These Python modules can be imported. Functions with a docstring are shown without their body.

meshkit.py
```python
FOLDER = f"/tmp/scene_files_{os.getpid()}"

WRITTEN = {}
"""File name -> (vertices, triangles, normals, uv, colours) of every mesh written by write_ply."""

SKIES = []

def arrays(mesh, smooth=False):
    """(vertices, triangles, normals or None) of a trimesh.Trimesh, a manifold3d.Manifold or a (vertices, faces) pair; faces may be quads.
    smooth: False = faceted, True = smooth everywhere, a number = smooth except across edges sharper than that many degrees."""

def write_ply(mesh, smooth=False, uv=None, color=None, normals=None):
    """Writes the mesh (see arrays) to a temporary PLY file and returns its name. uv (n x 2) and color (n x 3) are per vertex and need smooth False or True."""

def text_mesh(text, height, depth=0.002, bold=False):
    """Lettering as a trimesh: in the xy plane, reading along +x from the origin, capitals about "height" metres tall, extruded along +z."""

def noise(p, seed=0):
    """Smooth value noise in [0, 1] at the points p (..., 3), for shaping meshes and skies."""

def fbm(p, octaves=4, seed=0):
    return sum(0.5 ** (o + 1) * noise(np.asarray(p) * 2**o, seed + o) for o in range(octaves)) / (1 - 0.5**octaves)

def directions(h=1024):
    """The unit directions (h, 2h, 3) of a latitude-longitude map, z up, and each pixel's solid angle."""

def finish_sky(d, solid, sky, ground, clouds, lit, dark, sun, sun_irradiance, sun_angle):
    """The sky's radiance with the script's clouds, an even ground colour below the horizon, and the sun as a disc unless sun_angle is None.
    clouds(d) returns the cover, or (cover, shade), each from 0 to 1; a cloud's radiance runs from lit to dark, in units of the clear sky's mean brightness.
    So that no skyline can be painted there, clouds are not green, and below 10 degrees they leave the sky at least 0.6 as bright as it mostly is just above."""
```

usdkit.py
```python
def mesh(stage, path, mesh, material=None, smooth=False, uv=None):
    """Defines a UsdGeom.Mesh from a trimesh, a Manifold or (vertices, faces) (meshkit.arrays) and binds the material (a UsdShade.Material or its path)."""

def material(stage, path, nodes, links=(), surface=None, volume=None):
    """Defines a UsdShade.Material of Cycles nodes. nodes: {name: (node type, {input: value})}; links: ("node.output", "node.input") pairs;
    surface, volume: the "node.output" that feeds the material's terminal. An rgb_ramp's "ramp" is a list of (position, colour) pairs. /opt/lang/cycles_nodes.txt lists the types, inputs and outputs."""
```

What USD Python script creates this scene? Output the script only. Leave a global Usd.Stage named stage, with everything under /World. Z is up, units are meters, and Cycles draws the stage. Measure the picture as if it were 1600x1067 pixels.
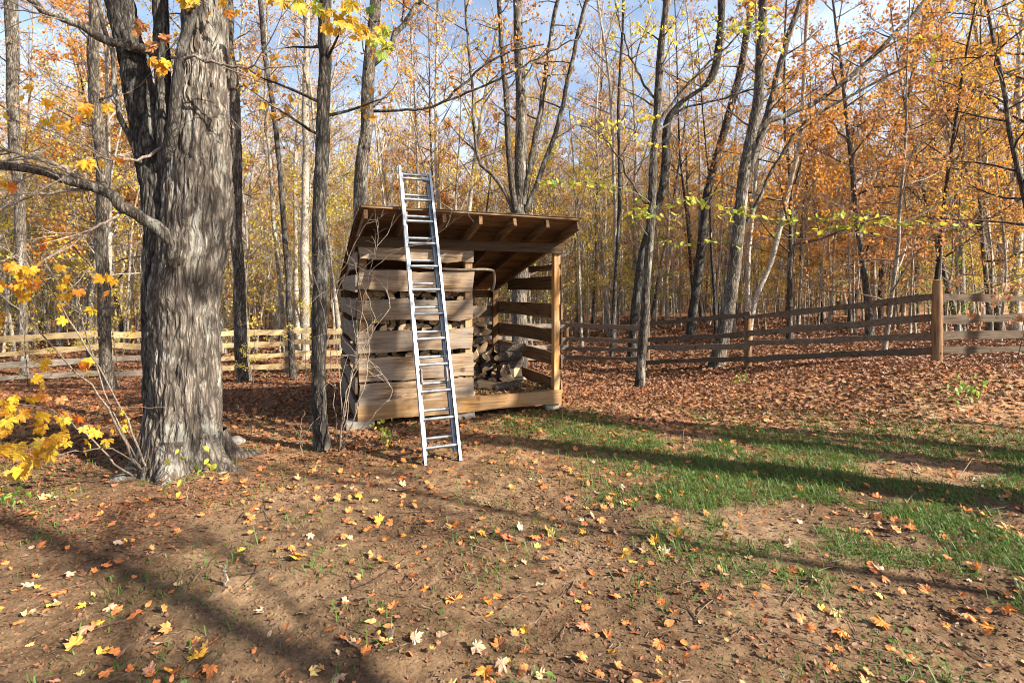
import math
import numpy as np
import trimesh
import usdkit, meshkit
from pxr import Usd, UsdGeom, UsdLux, UsdShade, Gf, Sdf, Vt

stage = Usd.Stage.CreateInMemory()
UsdGeom.SetStageUpAxis(stage, 'Z')
UsdGeom.SetStageMetersPerUnit(stage, 1.0)
UsdGeom.Xform.Define(stage, '/World')
UsdGeom.Scope.Define(stage, '/World/Looks')

# ------------------------------------------------------------------ camera, sky, sun, exposure
F, HZ, CAMH = 808.0, 455.0, 1.8            # focal length and horizon in photo pixels, eye height
cam = UsdGeom.Camera.Define(stage, '/World/camera')
cam.AddTranslateOp().Set((0, 0, CAMH))
cam.AddRotateXOp().Set(90)
cam.CreateHorizontalApertureAttr(36.0)
cam.CreateFocalLengthAttr(36.0 * F / 1600)
cam.CreateVerticalApertureOffsetAttr(-(533.5 - HZ) / 1600 * 36.0)
cam.CreateFStopAttr(0.0)
cam.CreateExposureAttr(2.1)

SUN_EL, SUN_DIR = math.radians(30), np.array([0.915, -0.403])
SUN_ROT = math.atan2(SUN_DIR[0], SUN_DIR[1])
sky_m = usdkit.material(stage, '/World/Looks/sky_air', {
    'sky': ('sky_texture', {'sky_type': 'single_scattering', 'sun_disc': False, 'sun_elevation': SUN_EL, 'sun_rotation': SUN_ROT,
                            'altitude': 300.0, 'air_density': 1.0, 'aerosol_density': 2.0, 'ozone_density': 1.0}),
    'tc': ('texture_coordinate', {}), 'mp': ('mapping', {'scale': (1.0, 1.0, 2.6)}), 'n': ('noise_texture', {'scale': 3.2, 'detail': 6.0, 'roughness': 0.55}),
    'r': ('rgb_ramp', {'ramp': [(.42, (.05, .05, .05)), (.78, (.28, .28, .28))]}), 'mx': ('mix', {'color2': (11.0, 11.4, 12.0)}),
    'bg': ('background_shader', {'strength': 0.06})},
    [('tc.generated', 'mp.vector'), ('mp.vector', 'n.vector'), ('n.fac', 'r.fac'), ('r.color', 'mx.fac'), ('sky.color', 'mx.color1'), ('mx.color', 'bg.color')], surface='bg.background')
dome = UsdLux.DomeLight.Define(stage, '/World/sky')
dome.GetPrim().SetCustomDataByKey('kind', 'structure')
UsdShade.MaterialBindingAPI.Apply(dome.GetPrim()).Bind(sky_m)
sun = UsdLux.DistantLight.Define(stage, '/World/sun')
sun.CreateIntensityAttr(1.25)
sun.CreateAngleAttr(0.53)
sun.CreateNormalizeAttr(True)
sun.CreateColorAttr(Gf.Vec3f(1.0, 0.91, 0.75))
sun.AddRotateZOp().Set(math.degrees(math.atan2(SUN_DIR[1], SUN_DIR[0])) + 90)
sun.AddRotateXOp().Set(90 - math.degrees(SUN_EL))

# ------------------------------------------------------------------ helpers
taken = {}
def numbered(parent, name):
    k = (parent, name)
    n = taken.get(k, 0)
    taken[k] = n + 1
    return f'{parent}/{name}' + (f'_{n:03d}' if n else '')

def tag(o, label=None, cat=None, group=None, kind=None):
    p = o.GetPrim() if hasattr(o, 'GetPrim') else o
    for k, v in (('label', label), ('category', cat), ('group', group), ('kind', kind)):
        if v:
            p.SetCustomDataByKey(k, v)
    return o

def thing(name, label, cat, loc=(0, 0, 0), rotz=0.0, group=None, kind=None):
    x = UsdGeom.Xform.Define(stage, numbered('/World', name))
    x.AddTranslateOp().Set(tuple(map(float, loc)))
    if rotz:
        x.AddRotateZOp().Set(float(rotz))
    tag(x, label, cat, group, kind)
    return str(x.GetPath())

def put(parent, name, mesh, mat, smooth=False, label=None, kind=None):
    m = usdkit.mesh(stage, numbered(parent, name), mesh, mat, smooth)
    return tag(m, label, None, None, kind)

def smoothstep(a, b, x):
    t = np.clip((np.asarray(x, float) - a) / (b - a), 0, 1)
    return t * t * (3 - 2 * t)

def ground_h(x, y):
    x, y = np.asarray(x, float), np.asarray(y, float)
    h = -0.56 * smoothstep(7.6, 14.5, y) + 0.64 * smoothstep(2.2, 7.8, x) * smoothstep(4.5, 9.5, y)
    h = h + 0.012 * smoothstep(-2, -12, x) * np.minimum(x + 2, 0) * smoothstep(6, 14, y)
    h = h + 5.0 * smoothstep(38, 130, np.hypot(x, y)) * smoothstep(-20, 20, y)
    p = np.stack([x * 0.35, y * 0.35, np.zeros_like(x)], -1)
    w = smoothstep(8.5, 12, np.hypot(x, y)) * smoothstep(-3, 4, y)
    return h + 0.16 * (meshkit.noise(p, 5) - 0.5) * w + 0.035 * (meshkit.noise(p * 4, 6) - 0.5)

def G(x, y):
    return float(ground_h(np.array([x]), np.array([y]))[0])

def P(px, py, z):
    """The point that lies at depth z under pixel (px, py) of the photograph."""
    return np.array([(px - 800) / F * z, z, CAMH - (py - HZ) / F * z])

def hit(px, py):
    """Where the ground lies under a pixel."""
    z = np.linspace(1.5, 60, 4000)
    x = (px - 800) / F * z
    gap = CAMH - (py - HZ) / F * z - ground_h(x, z)
    k = np.argmax(gap < 0) if (gap < 0).any() else len(z) - 1
    return np.array([x[k], z[k], ground_h(x[k:k + 1], z[k:k + 1])[0]])

def merge(parts):
    vs, fs, n = [], [], 0
    for v, f in parts:
        vs.append(v); fs.append(np.asarray(f) + n); n += len(v)
    return (np.vstack(vs), np.vstack(fs)) if vs else (np.zeros((0, 3)), np.zeros((0, 3), int))

def tube(p, r, sides=6, cap=True):
    p = np.asarray(p, float)
    r = np.broadcast_to(np.asarray(r, float), (len(p),))
    t = np.gradient(p, axis=0)
    t /= np.linalg.norm(t, axis=1, keepdims=True) + 1e-12
    m = t.mean(0)
    ref = np.array([0, 0, 1.0]) if abs(m[2]) < 0.8 * np.linalg.norm(m) else np.array([0.3, 1.0, 0])
    a = np.cross(t, ref); a /= np.linalg.norm(a, axis=1, keepdims=True) + 1e-12
    b = np.cross(t, a)
    ang = np.arange(sides) * 2 * np.pi / sides
    v = (p[:, None] + r[:, None, None] * (np.cos(ang)[None, :, None] * a[:, None] + np.sin(ang)[None, :, None] * b[:, None])).reshape(-1, 3)
    i, j = np.meshgrid(np.arange(len(p) - 1), np.arange(sides), indexing='ij')
    q = np.stack([i * sides + j, (i + 1) * sides + j, (i + 1) * sides + (j + 1) % sides, i * sides + (j + 1) % sides], -1).reshape(-1, 4)
    f = np.vstack([q[:, [0, 1, 2]], q[:, [0, 2, 3]]])
    if cap:
        n = len(v)
        v = np.vstack([v, p[:1], p[-1:]])
        k = np.arange(sides); o = (len(p) - 1) * sides
        f = np.vstack([f, np.stack([np.full(sides, n), k, (k + 1) % sides], 1), np.stack([np.full(sides, n + 1), o + (k + 1) % sides, o + k], 1)])
    return v, f

def spline(pts, n):
    pts = np.asarray(pts, float)
    if len(pts) == 2:
        return pts[0] + (pts[1] - pts[0]) * np.linspace(0, 1, n)[:, None]
    from scipy.interpolate import PchipInterpolator
    d = np.concatenate([[0], np.cumsum(np.linalg.norm(np.diff(pts, axis=0), axis=1))])
    return PchipInterpolator(d / d[-1], pts)(np.linspace(0, 1, n))

# ------------------------------------------------------------------ leaf shapes
def fan(outline, centre, cup=0.15, wave=0.0, seed=0):
    o = np.asarray(outline, float)
    v = np.vstack([[centre], o])
    z = cup * (v[:, 0] ** 2 + 0.5 * (v[:, 1] - 0.2) ** 2)
    if wave:
        z = z + wave * np.random.default_rng(seed).normal(size=len(v))
        z[0] = 0
    v = np.column_stack([v, z])
    k = np.arange(len(o))
    f = np.stack([np.zeros(len(o), int), 1 + k, 1 + (k + 1) % len(o)], 1)
    return v - np.array([0, 0.25, 0]), f

half = [(90, 1.0), (77, .74), (70, .76), (60, .52), (46, .92), (38, .76), (25, .72), (14, .50), (-4, .68), (-18, .50), (-48, .34), (-82, .10)]
MAPLE = [(r * math.cos(math.radians(a)), r * math.sin(math.radians(a))) for a, r in half] + \
        [(-r * math.cos(math.radians(a)), r * math.sin(math.radians(a))) for a, r in half[::-1][:-1]]
half_s = [(90, 1.0), (66, .48), (45, .9), (16, .45), (-10, .62), (-60, .28)]
STAR = [(r * math.cos(math.radians(a)), r * math.sin(math.radians(a))) for a, r in half_s] + \
       [(-r * math.cos(math.radians(a)), r * math.sin(math.radians(a))) for a, r in half_s[::-1][:-1]]
OVAL = [(0, 1.0), (.22, .72), (.34, .40), (.30, .12), (.10, -.12), (-.10, -.12), (-.30, .12), (-.34, .40), (-.22, .72)]
T_MAPLE = [fan(MAPLE, (0, .1), c, .05, s) for s, c in enumerate((.1, .45, -.4))]
T_STAR = [fan(STAR, (0, .1), c, .09, s) for s, c in enumerate((.2, .6, -.5))]
T_OVAL = [fan(OVAL, (0, .4), c, .02, s) for s, c in enumerate((.2, .5))]
T_QUAD = [(np.array([[0, -.5, 0], [.42, 0, .16], [0, .55, 0], [-.42, 0, .16]]), np.array([[0, 1, 2], [0, 2, 3]]))]

def rots(rng, n, tilt):
    y, p, r = rng.uniform(0, 2 * np.pi, n), rng.normal(0, tilt, n), rng.normal(0, tilt, n)
    cy, sy, cp, sp, cr, sr = np.cos(y), np.sin(y), np.cos(p), np.sin(p), np.cos(r), np.sin(r)
    Z, O = np.zeros(n), np.ones(n)
    A = np.stack([cy, -sy, Z, sy, cy, Z, Z, Z, O], 1).reshape(n, 3, 3)
    B = np.stack([O, Z, Z, Z, cp, -sp, Z, sp, cp], 1).reshape(n, 3, 3)
    C = np.stack([cr, Z, sr, Z, O, Z, -sr, Z, cr], 1).reshape(n, 3, 3)
    return A @ B @ C

def leaves(rng, pos, size, templates, tilt=0.8):
    """One mesh of many leaves at pos."""
    pos = np.asarray(pos, float); n = len(pos)
    if n == 0:
        return np.zeros((0, 3)), np.zeros((0, 3), int)
    size = np.broadcast_to(size, (n,))
    R = rots(rng, n, tilt)
    which = rng.integers(0, len(templates), n)
    out = []
    for k, (tv, tf) in enumerate(templates):
        s = which == k
        m = int(s.sum())
        if m:
            v = np.einsum('nij,kj->nki', R[s], tv) * size[s][:, None, None] + pos[s][:, None]
            f = tf[None] + (np.arange(m) * len(tv))[:, None, None]
            out.append((v.reshape(-1, 3), f.reshape(-1, 3)))
    return merge(out)

# ------------------------------------------------------------------ materials
M = {}
def ramp(cols):
    return [(p, tuple(c)) for p, c in cols]

def leafmat(name, cols, src='geometry.random_per_island', trans=0.5, rough=0.6):
    node = src.split('.')[0]
    nodes = {
        node: (node, {}), 'oi': ('object_info', {}), 'r': ('rgb_ramp', {'ramp': cols}),
        'tc': ('texture_coordinate', {}), 'n': ('noise_texture', {'scale': 42.0, 'detail': 4.0, 'roughness': 0.65}), 'mr': ('map_range', {'from_min': 0.32, 'from_max': 0.66, 'to_min': 0.55, 'to_max': 1.2}),
        'hr': ('map_range', {'to_min': 0.487, 'to_max': 0.516}), 'hv': ('hsv', {}),
        'p': ('principled_bsdf', {'roughness': rough, 'specular_ior_level': 0.3}), 't': ('translucent_bsdf', {}), 'm': ('mix_closure', {'fac': trans})}
    usdkit_links = [(src, 'r.fac'), ('tc.object', 'n.vector'), ('n.fac', 'mr.value'), ('mr.result', 'hv.value'), ('oi.random', 'hr.value'), ('hr.result', 'hv.hue'), ('r.color', 'hv.color'), ('hv.color', 'p.base_color'), ('hv.color', 't.color'),
                    ('p.BSDF', 'm.closure1'), ('t.BSDF', 'm.closure2')]
    M[name] = usdkit.material(stage, '/World/Looks/' + name, nodes, usdkit_links, surface='m.closure')
    return M[name]

ORANGE = [(0, (.54, .25, .04)), (.2, (.70, .40, .07)), (.4, (.76, .53, .11)), (.55, (.56, .29, .07)), (.7, (.78, .61, .14)), (.85, (.48, .22, .06)), (1, (.74, .44, .07))]
RUST = [(0, (.38, .18, .06)), (.25, (.60, .32, .09)), (.5, (.72, .46, .14)), (.7, (.48, .23, .07)), (.85, (.74, .53, .16)), (1, (.62, .29, .06))]
YELLOW = [(0, (.60, .46, .06)), (.4, (.70, .54, .08)), (.7, (.48, .42, .07)), (1, (.66, .40, .06))]
YGREEN = [(0, (.22, .28, .03)), (.4, (.40, .42, .05)), (.7, (.54, .46, .05)), (1, (.18, .25, .03))]
MAUVE = [(0, (.52, .29, .15)), (.4, (.66, .42, .18)), (.7, (.72, .48, .13)), (1, (.58, .37, .22))]
leafmat('leaf_gold', [(0, (.62, .36, .06)), (.3, (.76, .55, .09)), (.55, (.70, .44, .12)), (.75, (.58, .52, .10)), (1, (.72, .36, .08))]); leafmat('leaf_orange', ORANGE); leafmat('leaf_rust', RUST); leafmat('leaf_yellow', YELLOW); leafmat('leaf_yellow_green', YGREEN); leafmat('leaf_mauve', MAUVE)
leafmat('single_orange', [(0, (.55, .18, .02)), (.3, (.62, .28, .02)), (.6, (.68, .42, .03)), (1, (.48, .13, .03))], 'object_info.random', 0.4)
leafmat('single_yellow', [(0, (.66, .42, .03)), (.35, (.62, .33, .03)), (.6, (.55, .42, .05)), (.75, (.38, .24, .05)), (1, (.64, .30, .03))], 'object_info.random', 0.4)
leafmat('single_lime', [(0, (.22, .30, .04)), (.3, (.42, .42, .06)), (.6, (.56, .46, .06)), (.8, (.30, .36, .05)), (1, (.16, .26, .04))], 'object_info.random', 0.4)
leafmat('single_green', [(0, (.10, .22, .03)), (.5, (.20, .34, .05)), (1, (.30, .40, .06))], 'object_info.random', 0.35)
leafmat('single_brown', [(0, (.30, .13, .05)), (.5, (.42, .20, .07)), (1, (.24, .10, .06))], 'object_info.random', 0.3)
LITTER = [(0, (.15, .075, .034)), (.2, (.28, .14, .06)), (.4, (.42, .235, .105)), (.56, (.54, .36, .20)), (.70, (.30, .125, .048)), (.84, (.48, .30, .16)), (.94, (.62, .46, .30)), (1, (.56, .24, .05))]
leafmat('litter', LITTER, trans=0.12)
leafmat('litter_bright', [(0, (.50, .20, .05)), (.2, (.58, .32, .04)), (.4, (.46, .12, .05)), (.55, (.48, .32, .21)), (.7, (.40, .22, .11)), (.85, (.52, .37, .26)), (1, (.50, .30, .08))], trans=0.15)
leafmat('fallen', [(0, (.56, .20, .03)), (.16, (.62, .36, .04)), (.3, (.44, .10, .04)), (.42, (.46, .30, .19)), (.55, (.52, .38, .27)), (.66, (.34, .17, .10)), (.78, (.60, .28, .04)), (.9, (.48, .30, .20)), (1, (.60, .46, .06))], 'object_info.random', 0.15)
leafmat('grass_blade', [(0, (.07, .13, .02)), (.3, (.13, .23, .03)), (.55, (.22, .32, .045)), (.68, (.34, .36, .08)), (.8, (.48, .40, .18)), (1, (.34, .23, .11))], trans=0.3)
leafmat('debris', [(0, (.09, .058, .036)), (.3, (.16, .10, .06)), (.6, (.24, .165, .105)), (.85, (.36, .27, .18)), (1, (.14, .13, .05))], trans=0.0)

def bark(name, dark, mid, light, sc=9.0, stretch=0.16, bump=0.6, dist=0.02, lichen=0.0):
    M[name] = usdkit.material(stage, '/World/Looks/' + name, {
        'tc': ('texture_coordinate', {}), 'oi': ('object_info', {}), 'sh': ('vector_math', {'math_type': 'scale', 'vector1': (13.0, 7.0, 31.0)}), 'ad': ('vector_math', {'math_type': 'add'}),
        'wn': ('noise_texture', {'scale': 7.0, 'detail': 3.0}), 'ws': ('vector_math', {'math_type': 'scale', 'scale': 0.045}), 'wa': ('vector_math', {'math_type': 'add'}),
        'mp': ('mapping', {'scale': (1.0, 1.0, stretch)}),
        'n1': ('noise_texture', {'scale': sc * 2.2, 'detail': 6.0, 'roughness': 0.7}),
        'vo': ('voronoi_texture', {'scale': sc * 2.0, 'feature': 'distance_to_edge'}), 'v2': ('voronoi_texture', {'scale': sc * 4.6, 'feature': 'distance_to_edge'}),
        'c1': ('map_range', {'from_min': 0.0, 'from_max': 0.22, 'clamp': True}), 'c2': ('map_range', {'from_min': 0.0, 'from_max': 0.25, 'to_min': 0.35, 'clamp': True}), 'cm': ('math', {'math_type': 'multiply'}),
        'n2': ('noise_texture', {'scale': 2.2, 'detail': 4.0, 'roughness': 0.6}), 'mq': ('mapping', {'scale': (1.0, 1.0, 0.3)}), 'n3': ('noise_texture', {'scale': 6.0, 'detail': 6.0, 'roughness': 0.75}),
        'nr': ('map_range', {'from_min': 0.32, 'from_max': 0.68, 'to_min': 0.25, 'to_max': 1.0}), 'mu': ('math', {'math_type': 'multiply'}),
        'r': ('rgb_ramp', {'ramp': [(0.04, dark), (0.40, mid), (0.85, light)]}),
        'mr': ('map_range', {'from_min': 0.3, 'from_max': 0.7, 'to_min': 0.65, 'to_max': 1.3}),
        'mo': ('map_range', {'from_min': 0.0, 'from_max': 1.0, 'to_min': 0.75, 'to_max': 1.25}),
        'mm': ('math', {'math_type': 'multiply'}), 'hv': ('hsv', {}),
        'li': ('rgb_ramp', {'ramp': [(0.54, (0, 0, 0)), (0.62, (1, 1, 1))]}), 'lf': ('math', {'math_type': 'multiply', 'value2': lichen}),
        'mx': ('mix', {'mix_type': 'mix', 'color2': (.40, .40, .36)}),
        'bp': ('bump', {'strength': bump, 'distance': dist}), 'p': ('principled_bsdf', {'roughness': 0.9, 'specular_ior_level': 0.15})},
        [('tc.object', 'ad.vector1'), ('oi.random', 'sh.scale'), ('sh.vector', 'ad.vector2'), ('ad.vector', 'wn.vector'), ('wn.color', 'ws.vector1'), ('ad.vector', 'wa.vector1'), ('ws.vector', 'wa.vector2'), ('wa.vector', 'mp.vector'),
         ('mp.vector', 'n1.vector'), ('mp.vector', 'vo.vector'), ('mp.vector', 'v2.vector'), ('vo.distance', 'c1.value'), ('v2.distance', 'c2.value'), ('c1.result', 'cm.value1'), ('c2.result', 'cm.value2'),
         ('ad.vector', 'n2.vector'), ('mq.vector', 'n3.vector'), ('ad.vector', 'mq.vector'), ('n1.fac', 'nr.value'), ('nr.result', 'mu.value1'), ('cm.value', 'mu.value2'), ('mu.value', 'r.fac'),
         ('n2.fac', 'mr.value'), ('oi.random', 'mo.value'), ('mr.result', 'mm.value1'), ('mo.result', 'mm.value2'), ('mm.value', 'hv.value'), ('r.color', 'hv.color'),
         ('n3.fac', 'li.fac'), ('li.color', 'lf.value1'), ('lf.value', 'mx.fac'), ('hv.color', 'mx.color1'), ('mx.color', 'p.base_color'), ('mu.value', 'bp.height'), ('bp.normal', 'p.normal')], surface='p.BSDF')
bark('bark_maple', (.045, .037, .031), (.145, .122, .103), (.265, .232, .20), 8.0, 0.14, 0.9, 0.02, 0.35)
bark('bark_grey', (.024, .020, .017), (.092, .076, .061), (.20, .168, .136), 13.0, 0.16, 0.8, 0.012, 0.35)
bark('bark_dark', (.014, .012, .011), (.048, .042, .037), (.13, .115, .10), 12.0, 0.2, 0.7, 0.012, 0.15)
bark('bark_pale', (.12, .10, .082), (.29, .25, .205), (.46, .41, .35), 12.0, 0.3, 0.35, 0.008, 0.3)
bark('twig', (.10, .078, .062), (.22, .175, .145), (.34, .28, .24), 25.0, 0.4, 0.2, 0.003)
bark('twig_pale', (.10, .08, .062), (.19, .152, .122), (.29, .245, .20), 25.0, 0.4, 0.2, 0.003)

def wood(name, axis, dark, mid, light, grey=None, greyamt=0.0):
    sc = [22.0, 22.0, 22.0]; sc['xyz'.index(axis)] = 1.3
    M[name] = usdkit.material(stage, '/World/Looks/' + name, {
        'tc': ('texture_coordinate', {}), 'oi': ('object_info', {}), 'sh': ('vector_math', {'math_type': 'scale', 'vector1': (17.0, 9.0, 23.0)}), 'ad': ('vector_math', {'math_type': 'add'}),
        'mp': ('mapping', {'scale': tuple(sc)}), 'n1': ('noise_texture', {'scale': 1.0, 'detail': 6.0, 'roughness': 0.68, 'distortion': 1.2}),
        'n2': ('noise_texture', {'scale': 2.6, 'detail': 3.0, 'roughness': 0.6}), 'vo': ('voronoi_texture', {'scale': 3.1}),
        'kn': ('rgb_ramp', {'ramp': [(0.0, (1, 1, 1)), (0.09, (.8, .8, .8)), (0.14, (0, 0, 0))]}),
        'r': ('rgb_ramp', {'ramp': [(0.34, dark), (0.47, mid), (0.64, light)]}),
        'gr': ('rgb_ramp', {'ramp': [(0.38, (0, 0, 0)), (0.62, (1, 1, 1))]}), 'gm': ('math', {'math_type': 'multiply', 'value2': greyamt}),
        'mg': ('mix', {'color2': grey or mid}), 'mo': ('map_range', {'to_min': 0.60, 'to_max': 1.25}), 'hv': ('hsv', {}),
        'mk': ('mix', {'color2': tuple(0.45 * c for c in dark)}), 'kf': ('math', {'math_type': 'multiply', 'value2': 0.7}),
        'bp': ('bump', {'strength': 0.45, 'distance': 0.006}), 'p': ('principled_bsdf', {'roughness': 0.8, 'specular_ior_level': 0.2})},
        [('tc.object', 'ad.vector1'), ('oi.random', 'sh.scale'), ('sh.vector', 'ad.vector2'), ('ad.vector', 'mp.vector'), ('mp.vector', 'n1.vector'), ('ad.vector', 'n2.vector'), ('ad.vector', 'vo.vector'),
         ('n1.fac', 'r.fac'), ('n2.fac', 'gr.fac'), ('gr.color', 'gm.value1'), ('gm.value', 'mg.fac'), ('r.color', 'mg.color1'), ('oi.random', 'mo.value'), ('mo.result', 'hv.value'), ('mg.color', 'hv.color'),
         ('vo.distance', 'kn.fac'), ('kn.color', 'kf.value1'), ('kf.value', 'mk.fac'), ('hv.color', 'mk.color1'), ('mk.color', 'p.base_color'), ('n1.fac', 'bp.height'), ('bp.normal', 'p.normal')], surface='p.BSDF')
for a in 'xyz':
    wood('board_grey_' + a, a, (.030, .018, .011), (.135, .084, .048), (.29, .205, .13), (.165, .145, .128), 0.7)
    wood('board_brown_' + a, a, (.045, .022, .009), (.125, .064, .027), (.21, .115, .05), (.115, .08, .056), 0.3)
    wood('board_new_' + a, a, (.12, .058, .018), (.27, .140, .048), (.40, .235, .095), (.24, .175, .115), 0.55)
wood('board_shaded_x', 'x', (.022, .011, .006), (.062, .033, .016), (.11, .062, .030), (.06, .045, .035), 0.35)  # brown board deepened: shade under the eave is put into the colour
wood('fence_rail', 'x', (.026, .016, .009), (.078, .050, .030), (.15, .102, .066), (.105, .085, .067), 0.45)
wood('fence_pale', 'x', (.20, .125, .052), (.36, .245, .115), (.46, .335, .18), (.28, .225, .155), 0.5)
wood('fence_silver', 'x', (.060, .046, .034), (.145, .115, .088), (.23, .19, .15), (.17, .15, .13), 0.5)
wood('log_split', 'x', (.30, .18, .09), (.46, .31, .17), (.58, .42, .25), (.40, .32, .25), 0.5)
wood('log_end', 'x', (.14, .082, .042), (.29, .185, .10), (.44, .30, .18), (.22, .17, .13), 0.6)
bark('log_bark', (.035, .028, .024), (.09, .07, .058), (.17, .14, .12), 16.0, 0.6, 0.6, 0.01)

M['aluminium'] = usdkit.material(stage, '/World/Looks/aluminium', {
    'tc': ('texture_coordinate', {}), 'n': ('noise_texture', {'scale': 9.0, 'detail': 5.0, 'roughness': 0.7}), 'r': ('rgb_ramp', {'ramp': [(.3, (.18, .20, .23)), (.55, (.31, .335, .36)), (.75, (.44, .455, .47))]}),
    'rr': ('map_range', {'from_min': .3, 'from_max': .7, 'to_min': .28, 'to_max': .55}), 'p': ('principled_bsdf', {'metallic': 0.85})},
    [('tc.object', 'n.vector'), ('n.fac', 'r.fac'), ('r.color', 'p.base_color'), ('n.fac', 'rr.value'), ('rr.result', 'p.roughness')], surface='p.BSDF')
def plain(name, c1, c2, scale=8.0, rough=0.85, bump=0.3, dist=0.01):
    M[name] = usdkit.material(stage, '/World/Looks/' + name, {
        'tc': ('texture_coordinate', {}), 'n': ('noise_texture', {'scale': scale, 'detail': 5.0, 'roughness': 0.65}), 'r': ('rgb_ramp', {'ramp': [(.3, c1), (.7, c2)]}),
        'b': ('bump', {'strength': bump, 'distance': dist}), 'p': ('principled_bsdf', {'roughness': rough, 'specular_ior_level': 0.25})},
        [('tc.object', 'n.vector'), ('n.fac', 'r.fac'), ('r.color', 'p.base_color'), ('n.fac', 'b.height'), ('b.normal', 'p.normal')], surface='p.BSDF')
plain('rubber', (.02, .02, .02), (.05, .05, .05))
plain('stone', (.07, .06, .055), (.19, .17, .155), 14.0)
plain('concrete', (.16, .14, .12), (.28, .25, .215), 18.0)
plain('roofing', (.03, .03, .032), (.07, .068, .066), 30.0)
plain('steel_dark', (.10, .09, .085), (.22, .20, .19), 20.0, 0.5)

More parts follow.
